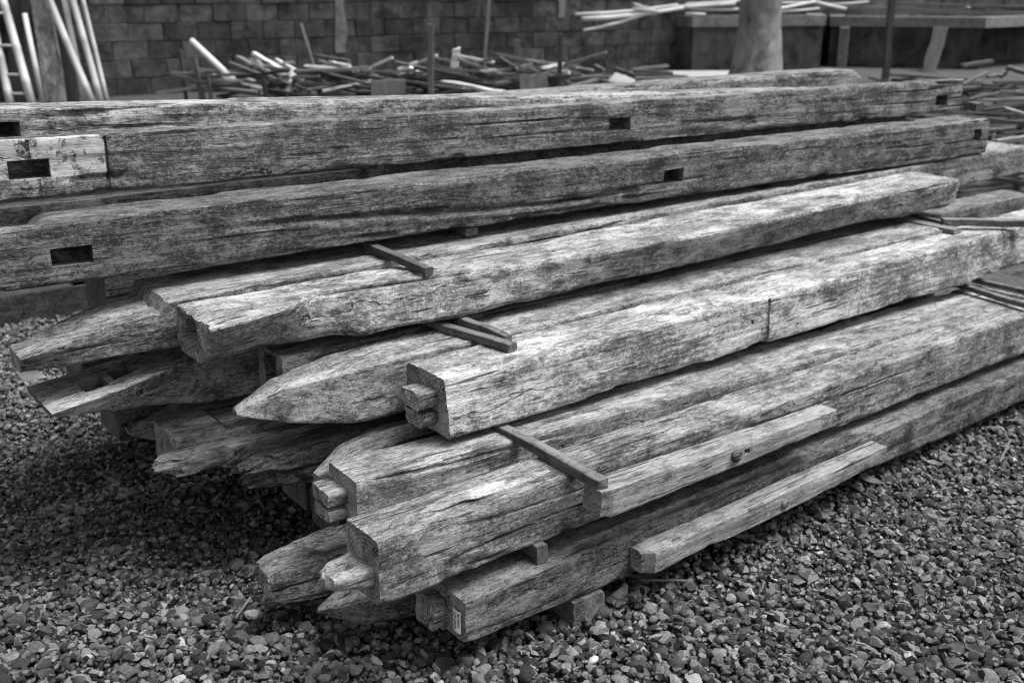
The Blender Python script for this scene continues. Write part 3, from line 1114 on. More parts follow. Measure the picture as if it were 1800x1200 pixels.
for args in [
    (350, 125, 380, 146, 12.2, 12.1, 8, 5, M_SCRAP, 'grey splintered slat beside the thick dark stake'),
    (405, 112, 510, 149, 12.1, 11.8, 5, 4, M_SCRAP, 'long thin slat slanting down across the tangle at left'),
    (418, 99, 482, 140, 12.4, 12.2, 9, 4, M_SCRAP, 'flat grey slat below the whitest slat at left'),
    (445, 94, 505, 128, 12.5, 12.3, 8, 5, M_SCRAPP, 'whitest slat at the top of the tangle at left'),
    (476, 112, 532, 142, 12.3, 12.1, 9, 4, M_SCRAPP, 'pale broad slat lying under the whitest one'),
    (450, 106, 478, 132, 12.3, 12.2, 9, 4, M_SCRAP, 'short grey slat crossing the tangle at left'),
    (514, 120, 505, 166, 12.0, 11.9, 4, 3, M_SCRAPP, 'thin pale stick standing crosswise in the tangle'),
    (492, 138, 545, 162, 12.0, 11.9, 5, 4, M_SCRAP, 'thin slat low in the tangle near the beam'),
    (535, 117, 556, 125, 12.8, 12.8, 6, 4, M_SCRAPP, 'short white offcut left of the iron bar'),
    (560, 122, 576, 126, 12.7, 12.7, 5, 4, M_SCRAPP, 'tiny white offcut right of the iron bar'),
    (540, 147, 625, 150, 12.1, 12.0, 5, 4, M_SCRAP, 'level slat right of the iron bar'),
    (568, 160, 653, 142, 11.8, 12.0, 4, 3, M_SCRAPP, 'pale thin slat rising left of the box end'),
    (628, 132, 826, 159, 12.0, 11.6, 5, 3.5, M_SCRAP, 'longest thin slat running in front of the tall stake'),
    (674, 138, 724, 127, 12.3, 12.3, 5, 3, M_SCRAPP, 'pale slat left of the tall stake'),
    (700, 122, 733, 109, 12.6, 12.7, 4, 3, M_SCRAPP, 'thin pale slat sticking up left of the tall stake'),
    (718, 120, 748, 135, 12.3, 12.2, 14, 8, M_SCRAPP, 'pale chunky offcut touching the tall stake'),
    (760, 123, 812, 139, 12.3, 12.1, 10, 4, M_SCRAPP, 'pale broad slat right of the tall stake'),
    (764, 140, 884, 163, 12.0, 11.6, 14, 4, M_SCRAPP, 'large white board sloping down right of the tall stake'),
    (799, 119, 802, 87, 12.6, 12.6, 11, 6, M_SCRAPP, 'white board end standing upright in the heap'),
    (808, 99, 868, 111, 12.9, 12.8, 6, 4, M_SCRAPP, 'pale slat lying beside the upright white board'),
    (764, 102, 800, 109, 12.9, 12.9, 5, 3, M_SCRAP, 'grey slat left of the upright white board'),
    (832, 127, 872, 123, 12.2, 12.2, 5, 3, M_SCRAPP, 'short pale slat below the thin grey rod'),
    (892, 103, 1014, 118, 12.8, 12.4, 7, 4, M_SCRAP, 'long grey slat passing behind the dark stake'),
    (868, 94, 905, 118, 13.0, 12.8, 5, 3, M_SCRAPD, 'dark slat crossing behind the flat grey stake'),
    (862, 129, 1000, 139, 12.2, 12.0, 5, 3, M_SCRAP, 'long level slat left of the dark stake'),
    (872, 148, 964, 128, 11.9, 12.1, 9, 4, M_SCRAP, 'grey board rising above the loose panel'),
    (980, 138, 1058, 134, 12.1, 12.2, 7, 4, M_SCRAP, 'grey slat right of the dark stake'),
    (985, 159, 1052, 139, 11.7, 12.0, 9, 4, M_SCRAP, 'broad grey slat slanting at the heap\'s right end'),
    (955, 140, 985, 142, 12.2, 12.1, 7, 4, M_SCRAPP, 'short pale slat left of the dark stake base'),
    (1008, 119, 1042, 125, 12.6, 12.5, 7, 4, M_SCRAP, 'grey slat at the top of the heap\'s right end'),
    (1046, 116, 1062, 126, 12.6, 12.5, 7, 5, M_SCRAP, 'small upright splinter at the heap\'s right end'),
]:
    scrap(*args)
for q in range(26):
    px, py = random.uniform(420, 1040), random.uniform(98, 140)
    L = random.uniform(35, 95)
    sl = random.gauss(0.05, 0.3)
    scrap(px - L / 2, py - sl * L / 2, px + L / 2, py + sl * L / 2, random.uniform(12, 12.9), random.uniform(12, 12.9), random.uniform(4, 8), 4,
          random.choice((M_SCRAPP, M_SCRAP, M_SCRAP)), '%s loose slat on top of the wall heap, %s, %s' % ('rising' if sl < -.1 else 'dropping' if sl > .2 else 'level',
          'at its left' if px < 560 else 'left of the tall grey stake' if px < 757 else 'right of the tall grey stake' if px < 900 else 'at its right end', 'long' if L > 65 else 'short'))
# loose panel and box end
scrap(914, 150, 962, 146, 11.7, 11.75, 26, 3, M_STEM, 'dark square board standing on edge low in the heap', None, 'panel', 'board', 0.05, R(80))
scrap(652, 154, 712, 154, 11.6, 11.7, 5, 22, M_STEM, 'dark wooden box end low in the heap left of the tall stake', None, 'box_end', 'board', 0.03)
PG = 'slats stacked on the pale paving'
for args in [
    (1112, 123, 1172, 116, 14.3, 14.4, 7, 4, M_SCRAP, 'top grey slat of the small stack on the pale paving'),
    (1114, 126, 1182, 129, 14.2, 14.1, 7, 5, M_SCRAP, 'second grey slat of the small stack on the pale paving'),
    (1118, 133, 1205, 136, 14.1, 13.9, 8, 6, M_SCRAPD, 'dark slat in the middle of the small stack on the paving'),
    (1120, 140, 1214, 142, 13.9, 13.7, 9, 8, M_SCRAP, 'bottom slat of the small stack on the paving'),
    (1084, 123, 1122, 136, 14.3, 14.1, 9, 6, M_SCRAPD, 'dark slat sticking out left of the small stack'),
    (1180, 134, 1222, 139, 14.2, 14.0, 6, 4, M_SCRAP, 'thin slat lying right of the small stack'),
    (1155, 149, 1228, 141, 13.4, 13.6, 4, 3, M_SCRAPP, 'pale thin slat in front of the small stack'),
]:
    scrap(*args, group=PG)
# filler: dark tangle below the named slats
rf = np.random.default_rng(21)
for q in range(165):
    px = rf.uniform(330, 1045)
    py = rf.uniform(122, 174)
    d = rf.uniform(11.8, 13.0)
    L = rf.uniform(60, 150)
    sl = rf.normal(0.05, 0.16)
    scrap(px - L / 2, py - sl * L / 2, px + L / 2, py + sl * L / 2, d, d + rf.uniform(-.4, .4), rf.uniform(4, 9), rf.uniform(3, 5),
          M_SCRAPD if rf.random() < 0.62 else M_SCRAP, '%s slat %s in the wall heap, %s' % ('long' if L > 115 else 'short' if L < 85 else 'middling', 'rising rightward' if sl < -.02 else 'dropping rightward' if sl > .12 else 'lying level',
          ('by the dark stakes' if px < 470 else 'below the iron bar' if px < 640 else 'by the tall grey stake' if px < 830 else 'at its right end') + (', low down' if py > 152 else ', high up')), 'slats buried in the scrap heap')

# bamboo laid across the tanks
BG = 'bamboo poles laid across the concrete tanks'
zt_ = ztA
for (x0, y0, x1, y1, d0, d1, w, m, lab) in [
    (1010, 26, 1190, 9, 16.05, 17.4, 6, 0, 'bamboo pole reaching farthest left off the tank, upper one'),
    (1022, 34, 1200, 14, 16.0, 17.3, 8, 0, 'bamboo pole just below the farthest reaching one, ends left'),
    (1025, 54, 1140, 24, 16.0, 17.2, 5, 0, 'thin bamboo drooping lowest off the left tank'),
    (1113, 7, 1145, 16, 16.6, 16.9, 5, 0, 'short bamboo offcut on top of the pole pile at left'),
    (1112, 15, 1157, 20, 16.6, 16.9, 5, 0, 'short bamboo offcut lying lower on the pole pile'),
    (1165, 14, 1292, 6, 17.3, 17.6, 8, 0, 'thick bamboo pole left of the trunk'),
    (1145, 9, 1300, 1, 17.4, 17.8, 5, 0, 'thin bamboo pole above the thick one left of the trunk'),
    (1213, 17, 1360, 14, 17.4, 17.8, 5, 0, 'thin bamboo passing behind the trunk near the rim'),
    (1205, 25, 1240, 26, 17.2, 17.2, 6, 0, 'short pale bamboo lying on the tank corner'),
    (1352, 18, 1432, 3, 17.4, 17.9, 6, 0, 'pale bamboo rising right of the trunk'),
    (1350, 5, 1440, 4, 17.8, 18.0, 5, 0, 'level bamboo right of the trunk at the top edge'),
    (1428, 3, 1486, 16, 17.9, 18.2, 7, 0, 'bamboo pole bent down towards the long tank'),
    (1455, 8, 1526, 3, 18.3, 18.6, 4, 0, 'thin bamboo at the top edge left of the iron post'),
    (1340, 22, 1440, 15, 17.7, 18.2, 4, 0, 'thin bamboo lying lowest right of the trunk'),
]:
    bamboo(at(x0, y0, d0), at(x1, y1, d1), px2m(w, (d0 + d1) / 2) / 2, lab, BG, 0.6, None)
for (x0, y0, x1, y1, lab) in [(1440, 10, 1800, 24, 'long grey batten on the long tank, uppermost'), (1470, 16, 1760, 26, 'long grey batten on the long tank, lower one'),
                              (1560, 6, 1800, 12, 'dark batten at the back of the long tank')]:
    scrap(x0, y0, x1, y1, 18.6, 18.6, 5, 4, M_SCRAP, lab, 'battens on the long tank', 'batten', 'batten')
o = link('ball', mesh_np('ball', stone_shapes(1, bv, np.random.default_rng(2), 6, .6, .95)[0] * 0.045, bf, (M_RIM,)), None,
         'small white lump on the long tank at top right', 'lump')
o.location = at(1702, 14, 18.3)

# iron post and leaning board on the long tank
p1, pb = at(1573, -60, 15.5), at(1556, 142, 15.5)
bar_between('iron_post', pb, p1, px2m(11, 15.5), px2m(11, 15.5), M_SCRAPD, 'dark upright post in front of the long concrete tank', 'post', jag=0.02)
bar_between('leaning_board', at(1631, 132, 17.0), at(1655, 48, 17.62), px2m(24, 17.2), 0.03, M_SCRAPD, 'grey board leaning against the long concrete tank', 'board', jag=0.05)

# right hand heap of dark scrap
RG = 'scrap sticks in the dark heap at right'
rr_ = np.random.default_rng(33)
for args in [
    (1734, 136, 1768, 131, 12.2, 12.3, 6, 5, M_SCRAP, 'light stick with a forked end at the top of the right heap'),
    (1760, 134, 1776, 118, 12.2, 12.3, 5, 5, M_SCRAP, 'short upright fork of a stick on the right heap'),
    (1772, 120, 1830, 136, 12.2, 11.8, 8, 6, M_SCRAP, 'thick stick running off the right edge at the top of the heap'),
    (1706, 174, 1765, 162, 11.0, 11.1, 6, 4, M_SCRAP, 'light slat near the end of the mortised beam'),
    (1760, 162, 1830, 164, 11.1, 11.0, 5, 4, M_SCRAP, 'level slat running to the right edge'),
    (1726, 177, 1830, 174, 10.8, 10.7, 6, 4, M_SCRAP, 'second level slat running to the right edge'),
    (1768, 192, 1830, 208, 10.2, 10.0, 10, 5, M_PALE, 'pale plank end lying on the right heap'),
    (1735, 231, 1785, 226, 9.3, 9.3, 8, 5, M_SCRAP, 'grey slat beyond the notched beam end'),
    (1752, 249, 1830, 238, 8.8, 8.9, 9, 6, M_SCRAP, 'long grey plank edge beyond the stub of the lower beam'),
    (1690, 116, 1742, 108, 13.0, 13.2, 6, 5, M_SCRAPD, 'dark branch lying on the heap below the leaning board'),
]:
    scrap(*args, group=RG)
def stick_label(L, an, d, k, tone, thick):
    a = 'long' if L > .8 else 'short' if L < .55 else 'middling'
    b = 'slanting away' if an > .45 else 'slanting nearer' if an < -.2 else 'level'
    c = 'by beam ends' if d < 9.8 else 'halfway back' if d < 11.8 else 'below the tank'
    e = 'right edge' if k > .46 else 'left side'
    return '%s %s %s stick %s in right heap, %s, %s' % (a, thick, tone, b, c, e)


for q in range(230):
    d = rr_.uniform(8.2, 13.6)
    gz = float(ground_z(0, d))
    x = rr_.uniform(0.36, 0.60) * d if q % 3 else rr_.uniform(0.33, 0.55) * d
    z = gz + rr_.uniform(0.0, 0.24)
    an = rr_.normal(0.1, 0.5)
    L = rr_.uniform(0.35, 1.1)
    dv = np.array([math.cos(an), math.sin(an), rr_.normal(0, 0.09)]) * L / 2
    c = np.array([x, d, z])
    wx_, wz_, mt_ = rr_.uniform(.02, .055), rr_.uniform(.015, .04), M_SCRAPD if rr_.random() < .86 else M_SCRAP
    tone, thick = ('dark' if mt_ is M_SCRAPD else 'grey'), ('thick' if wz_ > .032 else 'thin' if wz_ < .022 else 'flat')
    bar_between('scrap_stick', c - dv, c + dv, wx_, wz_, mt_,
                stick_label(L, an, d, x / d, tone, thick), 'stick', 'loose sticks in the heap at right', 0, 0.4, seed=q)


# ------------------------------------------------------------------ tree
def make_tree():
    y = 14.4
    base = at(1326, 141, y)
    base[2] = float(ground_z(0, y)) - 0.02
    rt = px2m(73, y) / 2
    root = bpy.data.objects.new('tree', None)
    COL.objects.link(root)
    root.location = base
    root['label'] = 'stout grey tree trunk rising behind the beams at upper right'
    root['category'] = 'tree'
    mb = plain_mat('grey_bark', 0.10, 0.27, 9, (1, 1, 0.6), 0, bump=1.0, bdist=0.03, spots=0.5)
    V, F = [], []
    k = 32
    hs = np.concatenate([np.linspace(0, 1.6, 34), np.linspace(1.75, 4.4, 14)])
    for i, z in enumerate(hs):
        for a in range(k):
            an = 2 * math.pi * a / k
            fl = 1 + 0.46 * math.exp(-z / 0.30) * (1 + 0.25 * math.sin(an * 3 + 1)) + 0.0
            n = fbm(np.array([math.cos(an) * 1.4]), np.array([math.sin(an) * 1.4]), np.array([z * 1.6]), 4)[0]
            r = rt * fl * (1.02 - 0.05 * z) * (1 + 0.13 * n + 0.05 * vnoise(np.array([an * 5]), np.array([z * 6.0]), np.array([2.0]))[0])
            if abs(z - 1.28) < 0.12 and abs(an - 4.45) < 0.35:      # healed branch scars
                r -= 0.05 * math.exp(-((z - 1.28) / 0.03) ** 2 - ((an - 4.45) / 0.10) ** 2)
            V.append((math.cos(an) * r + 0.02 * math.sin(z * 1.3), math.sin(an) * r, z))
    for i in range(len(hs) - 1):
        for a in range(k):
            b = (a + 1) % k
            F.append([i * k + a, i * k + b, (i + 1) * k + b, (i + 1) * k + a])
    link('trunk', mesh_np('trunk', V, F, (mb,)), root)
    rs = np.random.default_rng(8)
    tips = []
    for q in range(6):
        an = q * 1.05 + 0.3
        p = np.array([0, 0, 4.1 + 0.05 * q])
        V, F = [], []
        dirv = np.array([math.cos(an), math.sin(an), 1.0])
        r = rt * 0.55
        for i in range(8):
            for a in range(8):
                t = 2 * math.pi * a / 8
                V.append(p + np.array([math.cos(t) * r, math.sin(t) * r, 0.15 * r * math.cos(t)]))
            if i:
                for a in range(8):
                    F.append([(i - 1) * 8 + a, (i - 1) * 8 + (a + 1) % 8, i * 8 + (a + 1) % 8, i * 8 + a])
            p = p + dirv * 0.36 + rs.normal(0, 0.05, 3)
            dirv = dirv + rs.normal(0, 0.12, 3)
            r *= 0.78
            if i > 3:
                tips.append(p.copy())
        link('limb', mesh_np('limb', V, F, (mb,)), root)
    ml = plain_mat('foliage', 0.04, 0.11, 4, (1, 1, 1), 0, bump=0.1)
    n = 5000
    c = np.array(tips)[rs.integers(0, len(tips), n)] + rs.normal(0, 0.42, (n, 3)) + np.array([0, 0, 0.3])
    M = rand_rot(n, rs)
    q = np.array([(-.5, 0, 0), (0, -.22, 0.03), (.5, 0, 0), (0, .22, 0.03)]) * 0.16
    V = np.einsum('nij,kj->nki', M, q) + c[:, None, :]
    link('crown', mesh_np('crown', V.reshape(-1, 3), np.arange(n * 4).reshape(n, 4), (ml,)), root)


make_tree()

# ------------------------------------------------------------------ the timber stack
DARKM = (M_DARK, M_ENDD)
PALEM = (M_PALE, M_END)
MIDM = (M_WOOD, M_END)


def sstep(a, b, x):
    t = np.clip((x - a) / (b - a), 0, 1)
    return t * t * (3 - 2 * t)


def cp_def(x, y, z, e, q, end):
    t = sstep(.6, 1, q)
    n_ = vnoise(x * 22, e * 7, x * 0) * .25
    g1 = np.exp(-((x - .13) / .07) ** 4) * np.exp(-((e - (.75 - 2.0 * (x - .06)) + n_ * .3) / .2) ** 4)
    g2 = np.exp(-((x - .29) / .05) ** 4) * np.exp(-((e - .35 + n_ * .4) / .1) ** 4)
    return x, y, z - t * (.026 * g1 + .012 * g2) * (1 + n_)


def ragged(amt, ln, f=46):
    def fn(x, y, z, e, q, end):
        N = np.clip(0.5 + 0.9 * fbm(y * f, z * f + 3, x * 0 + amt * 99, 2), 0, 1)
        return x + amt * N * np.clip(1 - x / ln, 0, 1), y, z
    return fn


def hollow_def(x, y, z, e, q, end):
    """rotten pocket in the near end, with lumps and a worn rim"""
    n1 = fbm(y * 22, z * 22, x * 0 + 5.5, 3)
    n2 = fbm(y * 55, z * 55, x * 0 + 1.5, 2)
    rad = np.sqrt(((e - .56) / .34) ** 2 + ((q - .52) / .40) ** 2) + .55 * n1
    inner = end & (e > .001) & (e < .999) & (q > .001) & (q < .999)
    dep = .11 * sstep(.95, .55, rad) * (1 + .5 * n2) + .012 * np.clip(n1 + n2, -.5, 1)
    x = x + np.where(inner, np.maximum(dep, 0), 0)
    rim = np.exp(-x / .03) * (~inner) * .014 * (n1 + .6 * n2)
    return x + np.where(inner, 0, rim + .010 * np.exp(-x / .02)), y, z


def h1_def(x, y, z, e, q, end):
    n_ = vnoise(x * 25, e * 8, x * 0) * .3
    g = sstep(.12, .17, x + n_ * .1) * np.exp(-((e - .55 + n_ * .3) / .3) ** 4)
    c = np.exp(-((e - .2 - x * .6 + n_ * .15) / .05) ** 2) * sstep(.3, .2, x)
    return x, y, z - sstep(.6, 1, q) * (.028 * g + .014 * c)


def f2t_def(x, y, z, e, q, end):
    n_ = vnoise(x * 60, e * 7, x * 0) * .4
    g = np.exp(-((x - .06) / .018) ** 2) * np.exp(-((e - .5 + n_ * .3) / .22) ** 2)
    return x, y - (1 - e) * 0 , z - sstep(.5, 1, q) * (.02 * g + .006 * n_ * sstep(.02, .1, x))


# bearers on the ground and the hidden courses at the back of the stack
BR = 'bearers on the gravel under the stack'
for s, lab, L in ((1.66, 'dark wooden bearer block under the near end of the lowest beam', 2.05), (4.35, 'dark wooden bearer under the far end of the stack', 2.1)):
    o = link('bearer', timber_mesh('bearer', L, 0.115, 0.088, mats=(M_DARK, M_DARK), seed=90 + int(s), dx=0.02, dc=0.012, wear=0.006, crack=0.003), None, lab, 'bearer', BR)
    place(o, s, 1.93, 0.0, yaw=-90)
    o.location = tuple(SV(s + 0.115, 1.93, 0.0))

HIDDEN = 'timbers in shade at the back of the stack'
k_ = 0
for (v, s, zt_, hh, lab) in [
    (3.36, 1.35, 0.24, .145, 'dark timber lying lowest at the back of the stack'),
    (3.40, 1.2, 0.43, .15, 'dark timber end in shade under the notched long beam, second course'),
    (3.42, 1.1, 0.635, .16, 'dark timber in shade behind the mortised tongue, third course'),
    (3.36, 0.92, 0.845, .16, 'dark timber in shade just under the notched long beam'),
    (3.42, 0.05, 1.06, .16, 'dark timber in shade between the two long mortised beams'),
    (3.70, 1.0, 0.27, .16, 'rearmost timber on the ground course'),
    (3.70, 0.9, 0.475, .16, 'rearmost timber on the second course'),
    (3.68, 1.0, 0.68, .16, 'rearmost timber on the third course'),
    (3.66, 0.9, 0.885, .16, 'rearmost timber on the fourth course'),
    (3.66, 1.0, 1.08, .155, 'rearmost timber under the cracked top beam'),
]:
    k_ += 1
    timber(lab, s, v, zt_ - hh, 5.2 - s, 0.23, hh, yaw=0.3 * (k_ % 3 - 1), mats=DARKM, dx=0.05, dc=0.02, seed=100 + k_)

timber('dark old timber lying alone on the gravel far behind the stack at left', -1.2, 5.85, 0.0, 2.95, .26, .17, yaw=2, mats=(M_BLACK, M_BLACK), dx=.04, dc=.015, group=None, seed=131)
timber('second dark timber on the ground behind the first one at left', -1.0, 6.2, 0.0, 3.0, .24, .24, yaw=-1, mats=(M_BLACK, M_BLACK), dx=.04, dc=.015, group=None, seed=132)

# course 0
timber('lowest front beam with a white paper label on its sawn end', 1.30, 1.929, .096, 4.4, .165, .137, yaw=-1.29, tilt=-.62,
       mats=(M_MOTTLE, M_END), wear=.010, dx=.012, keys=[(0, 0, 0, .165, .012, .129), (.3, 0, 0, .165, .004, .134), (.9, 0, 0, .165, 0, .137), (4.4, 0, 0, .165, 0, .137)])
G_ = [q for q in bpy.data.objects if q.get('label', '').startswith('lowest front')][0]
part_timber('tenon', G_, (-0.042, 0.078, 0.018), 0.05, 0.085, 0.085, mats=(M_DARK, M_END), wear=.008, crack=.004, dc=.005, dx=.006, grain=.004)


def label_card(parent):
    w, h = 0.034, 0.062                       # w along y, h along z
    V, F = [], []
    n = 7
    for i in range(n):
        for j in range(n):
            a, b = i / (n - 1), j / (n - 1)
            V.append((-0.0045 - 0.002 * math.sin(a * 3.1) - 0.0012 * vnoise(np.array([a * 3]), np.array([b * 3]), np.array([1.]))[0], a * w, b * h))
    for i in range(n - 1):
        for j in range(n - 1):
            q = i * n + j
            F.append([q, q + 1, q + n + 1, q + n])
    lb = link('paper_label', mesh_np('paper_label', V, F, (M_PAPER,)), parent, 'small white paper label with two handwritten lines')
    lb.location = (-0.004, 0.008, 0.038)
    for (txt, y0, sz) in (('IGVGXX', 0.0165, 0.0135), ('M XECS', 0.0015, 0.0115)):
        cu = bpy.data.curves.new('lettering', 'FONT')
        cu.body = txt
        cu.size = sz
        cu.offset = 0.0003
        t = bpy.data.objects.new('t', cu)
        COL.objects.link(t)
        bpy.context.view_layer.update()
        me = bpy.data.meshes.new_from_object(t.evaluated_get(bpy.context.evaluated_depsgraph_get()))
        bpy.data.objects.remove(t, do_unlink=True)
        me.materials.clear()
        me.materials.append(M_INK)
        o = link('lettering', me, lb)
        # text x runs down the card (-z), text up runs away (+y... towards the back)
        o.matrix_local = Matrix(((0, 0, -1, -0.0088), (0, 1, 0, y0), (-1, 0, 0, h - 0.004), (0, 0, 0, 1)))
    return lb


label_card(G_)

timber('broken grey stub sticking out below the white tenoned beam', .97, 2.33, .10, 3.6, .165, .125, mats=MIDM, dx=.014, crack=.014, wear=.014,
       keys=[(0, .03, .025, .125, .03, .112), (.03, .02, .02, .135, .012, .12), (.22, 0, 0, .165, 0, .128), (3.6, 0, 0, .165, 0, .125)],
       deform=lambda *a: h1_def(*ragged(.016, .08)(*a)[:3], *a[3:]), endrough=.006)
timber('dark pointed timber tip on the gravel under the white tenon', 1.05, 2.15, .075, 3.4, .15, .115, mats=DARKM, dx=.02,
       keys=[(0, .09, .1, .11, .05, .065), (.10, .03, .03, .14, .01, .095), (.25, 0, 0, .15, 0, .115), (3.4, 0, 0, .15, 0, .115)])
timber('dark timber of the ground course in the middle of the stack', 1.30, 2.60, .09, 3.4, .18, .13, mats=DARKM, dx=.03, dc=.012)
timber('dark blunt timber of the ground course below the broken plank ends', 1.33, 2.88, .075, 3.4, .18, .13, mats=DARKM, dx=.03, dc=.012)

# laths between course 0 and course 1
SK = 'laths spacing the courses of the stack'


def lath(label, s0, v0, s1, v1, z0, z1, w, h, m=None, group=SK, name='spacer_lath'):
    p0, p1 = SV(s0, v0, z0 + h / 2), SV(s1, v1, z1 + h / 2)
    return bar_between(name, p0, p1, w, h, m or M_LATH, label, 'lath', group, 0, 0.06)


lath('short pale block wedged between the lowest front beam and the white tenoned beam', 1.575, 1.962, 1.62, 2.62, .228, .225, .034, .046)
lath('dark lath between the two lowest courses near their far end', 4.3, 1.99, 4.3, 3.0, .19, .2, .035, .05)

# course 1
F2_ = timber('front beam of the second course with a bleached chipped tenon at its near end', 1.08, 1.967, .279, 4.6, .150, .174, yaw=-1.86, tilt=-.76,
             mats=(M_WOOD, M_END), dx=.011, dc=.0055, wear=.013, crack=.008)
part_timber('tenon', F2_, (-0.108, 0.018, 0.044), 0.115, 0.112, 0.050, 'bleached chipped tenon', mats=(M_PALE, M_ENDP), wear=.012, crack=.01,
            dc=.005, dx=.006, grain=.004, deform=lambda *a: f2t_def(*ragged(.014, .05, 60)(*a)[:3], *a[3:]),
            keys=[(0, .012, .018, .088, .012, .045), (.03, 0, .004, .1, .004, .052), (.115, 0, 0, .112, 0, .052)])
o = part_timber('splinter', F2_, (0.16, 0.030, 0.171), 0.42, 0.075, 0.008, mats=(M_PALE, M_PALE), dx=.012, dc=.006, rnd=.002, wear=.004, bow=.006,
                keys=[(0, .03, .03, .034, .001, .006), (.05, .012, .012, .05, 0, .009), (.13, .02, .02, .07, 0, .009), (.16, .004, .004, .07, 0, .008), (.3, .0, .0, .06, 0, .008), (.42, .02, .02, .03, 0, .004)])
timber('tenoned beam of the second course lying behind the front one, twin prongs at its end', 1.18, 2.247, .334, 3.25, .159, .133, yaw=1.45, tilt=-1.02,
       mats=(M_PALE, M_END), dx=.012, dc=.006, wear=.012, crack=.008,
       keys=[(0, 0, 0, .159, 0, .133), (.9, 0, 0, .165, 0, .133), (1.8, 0, 0, .225, 0, .136), (3.25, 0, 0, .285, 0, .138)])
F1_ = [q for q in bpy.data.objects if q.get('label', '').startswith('tenoned beam of the second')][0]
part_timber('tenon', F1_, (-0.058, 0.055, 0.055), 0.065, 0.095, 0.038, mats=(M_WOOD, M_END), wear=.008, crack=.004, dc=.005, dx=.006)
part_timber('tenon', F1_, (-0.055, 0.055, 0.008), 0.06, 0.09, 0.036, mats=(M_WOOD, M_END), wear=.008, crack=.004, dc=.005, dx=.006)
timber('rounded pointed timber tip behind the twin pronged beam', 1.20, 2.44, .29, 1.5, .15, .15, mats=MIDM, dx=.018, rnd=.004,
       keys=[(0, .07, .07, .10, .05, .09), (.1, .02, .02, .13, .015, .14), (.24, 0, 0, .15, 0, .155), (1.5, 0, 0, .15, 0, .15)])
timber('dark broken timber end, splintered and rounded below, left of the twin pronged beam', 1.03, 2.63, .285, 3.4, .185, .14, mats=(M_DARK, M_ENDD), dx=.012, crack=.016, grain=.005,
       wear=.02, keys=[(0, .07, .09, .16, .045, .085), (.03, .03, .05, .17, .03, .115), (.10, .0, .03, .18, .01, .13), (.3, 0, 0, .185, 0, .14), (3.4, 0, 0, .185, 0, .14)], deform=ragged(.11, .22, 34), endrough=.01)
timber('thin splintered grey plank end sticking out farthest at mid height', .845, 2.80, .345, 1.6, .075, .06, mats=(M_WOOD, M_END), dx=.01, dc=.005, crack=.012, grain=.004, wear=.016,
       rnd=.004, keys=[(0, .03, .02, .06, .025, .05), (.03, 0, .0, .075, .004, .058), (.22, 0, 0, .075, 0, .062), (.25, 0, .012, .075, .012, .06), (1.6, 0, 0, .075, 0, .06)],
       holes=[('F', .27, .31, .25, .75, .04)], deform=ragged(.06, .14, 60), endrough=.008)
timber('squat dark timber end with a saw kerf across its top', .925, 2.855, .315, 3.4, .195, .128, mats=(M_WOOD, M_END), dx=.012, wear=.008,
       holes=[('T', .150, .166, .03, .97, .007)], keys=[(0, 0, .01, .195, .0, .125), (.149, 0, 0, .195, 0, .128), (.168, 0, 0, .195, 0, .112), (3.4, 0, 0, .195, 0, .112)])
timber('grey pointed timber tip behind the squat sawn end', .865, 3.065, .31, 3.4, .17, .12, mats=MIDM, dx=.014, wear=.008,
       keys=[(0, .07, .02, .075, .08, .092), (.12, .0, 0, .11, .03, .108), (.3, 0, 0, .17, .0, .125), (3.4, 0, 0, .17, 0, .12)])
timber('dark flat timber tip lowest at left, in the shade of the mortised tongue', .865, 3.24, .35, 3.3, .10, .075, mats=DARKM, dx=.02,
       keys=[(0, .03, .03, .06, .05, .062), (.15, 0, 0, .10, .01, .075), (3.3, 0, 0, .10, 0, .075)])

# laths on course 1
lath('long dark lath lying across the two front tenoned beams', 1.70, 1.868, 1.70, 2.75, .445, .458, .036, .029)
lath('dark lath on the second course at right, upper of the pair', 4.40, 2.14, 4.40, 2.9, .43, .445, .03, .02)
lath('dark lath on the second course at right, lower of the pair', 4.22, 2.08, 4.32, 2.9, .425, .44, .03, .022)

# course 2
D_ = timber('broad weathered beam with a split tenon in the middle of the picture', 1.51, 2.294, .481, 4.4, .217, .174, yaw=-1.6, tilt=-.11,
            mats=(M_PALE, M_END), dx=.011, dc=.0055, wear=.016, crack=.010, grain=.003, lump=.005,
            keys=[(0, .028, 0, .217, 0, .174), (.1, .022, 0, .217, 0, .174), (.45, .008, 0, .217, 0, .174), (1.27, .004, -.002, .217, 0, .174), (1.30, .0, .004, .217, .006, .172), (1.36, .0, .006, .217, .008, .172),
                  (1.385, .004, -.004, .217, 0, .176), (4.4, .03, 0, .217, 0, .176)],
            holes=[('F', 1.283, 1.300, .5, .6, .05), ('F', 1.366, 1.384, .10, .97, .007)])
part_timber('tenon', D_, (-0.066, 0.062, 0.086), 0.075, 0.098, 0.046, 'upper prong of the split tenon', mats=(M_WOOD, M_END), wear=.016, crack=.010, dc=.005, dx=.006, grain=.005, deform=ragged(.012, .05, 45))
part_timber('tenon', D_, (-0.058, 0.066, 0.030), 0.065, 0.092, 0.042, 'lower prong of the split tenon', mats=(M_WOOD, M_END), wear=.014, crack=.010, dc=.005, dx=.006, grain=.005, deform=ragged(.014, .05, 45))
timber('beam with a long axe-cut pointed end behind the split tenon', 1.045, 2.539, .486, 3.23, .181, .171, yaw=-.14, tilt=.2, mats=(M_PALE, M_END), dx=.012, dc=.006,
       wear=.005, rnd=.003, lump=.004,
       keys=[(0, .140, .135, .165, .062, .078), (.12, .080, .070, .178, .030, .130), (.30, .012, .005, .181, .004, .162), (.42, 0, 0, .181, 0, .171), (3.23, 0, 0, .181, 0, .171)])
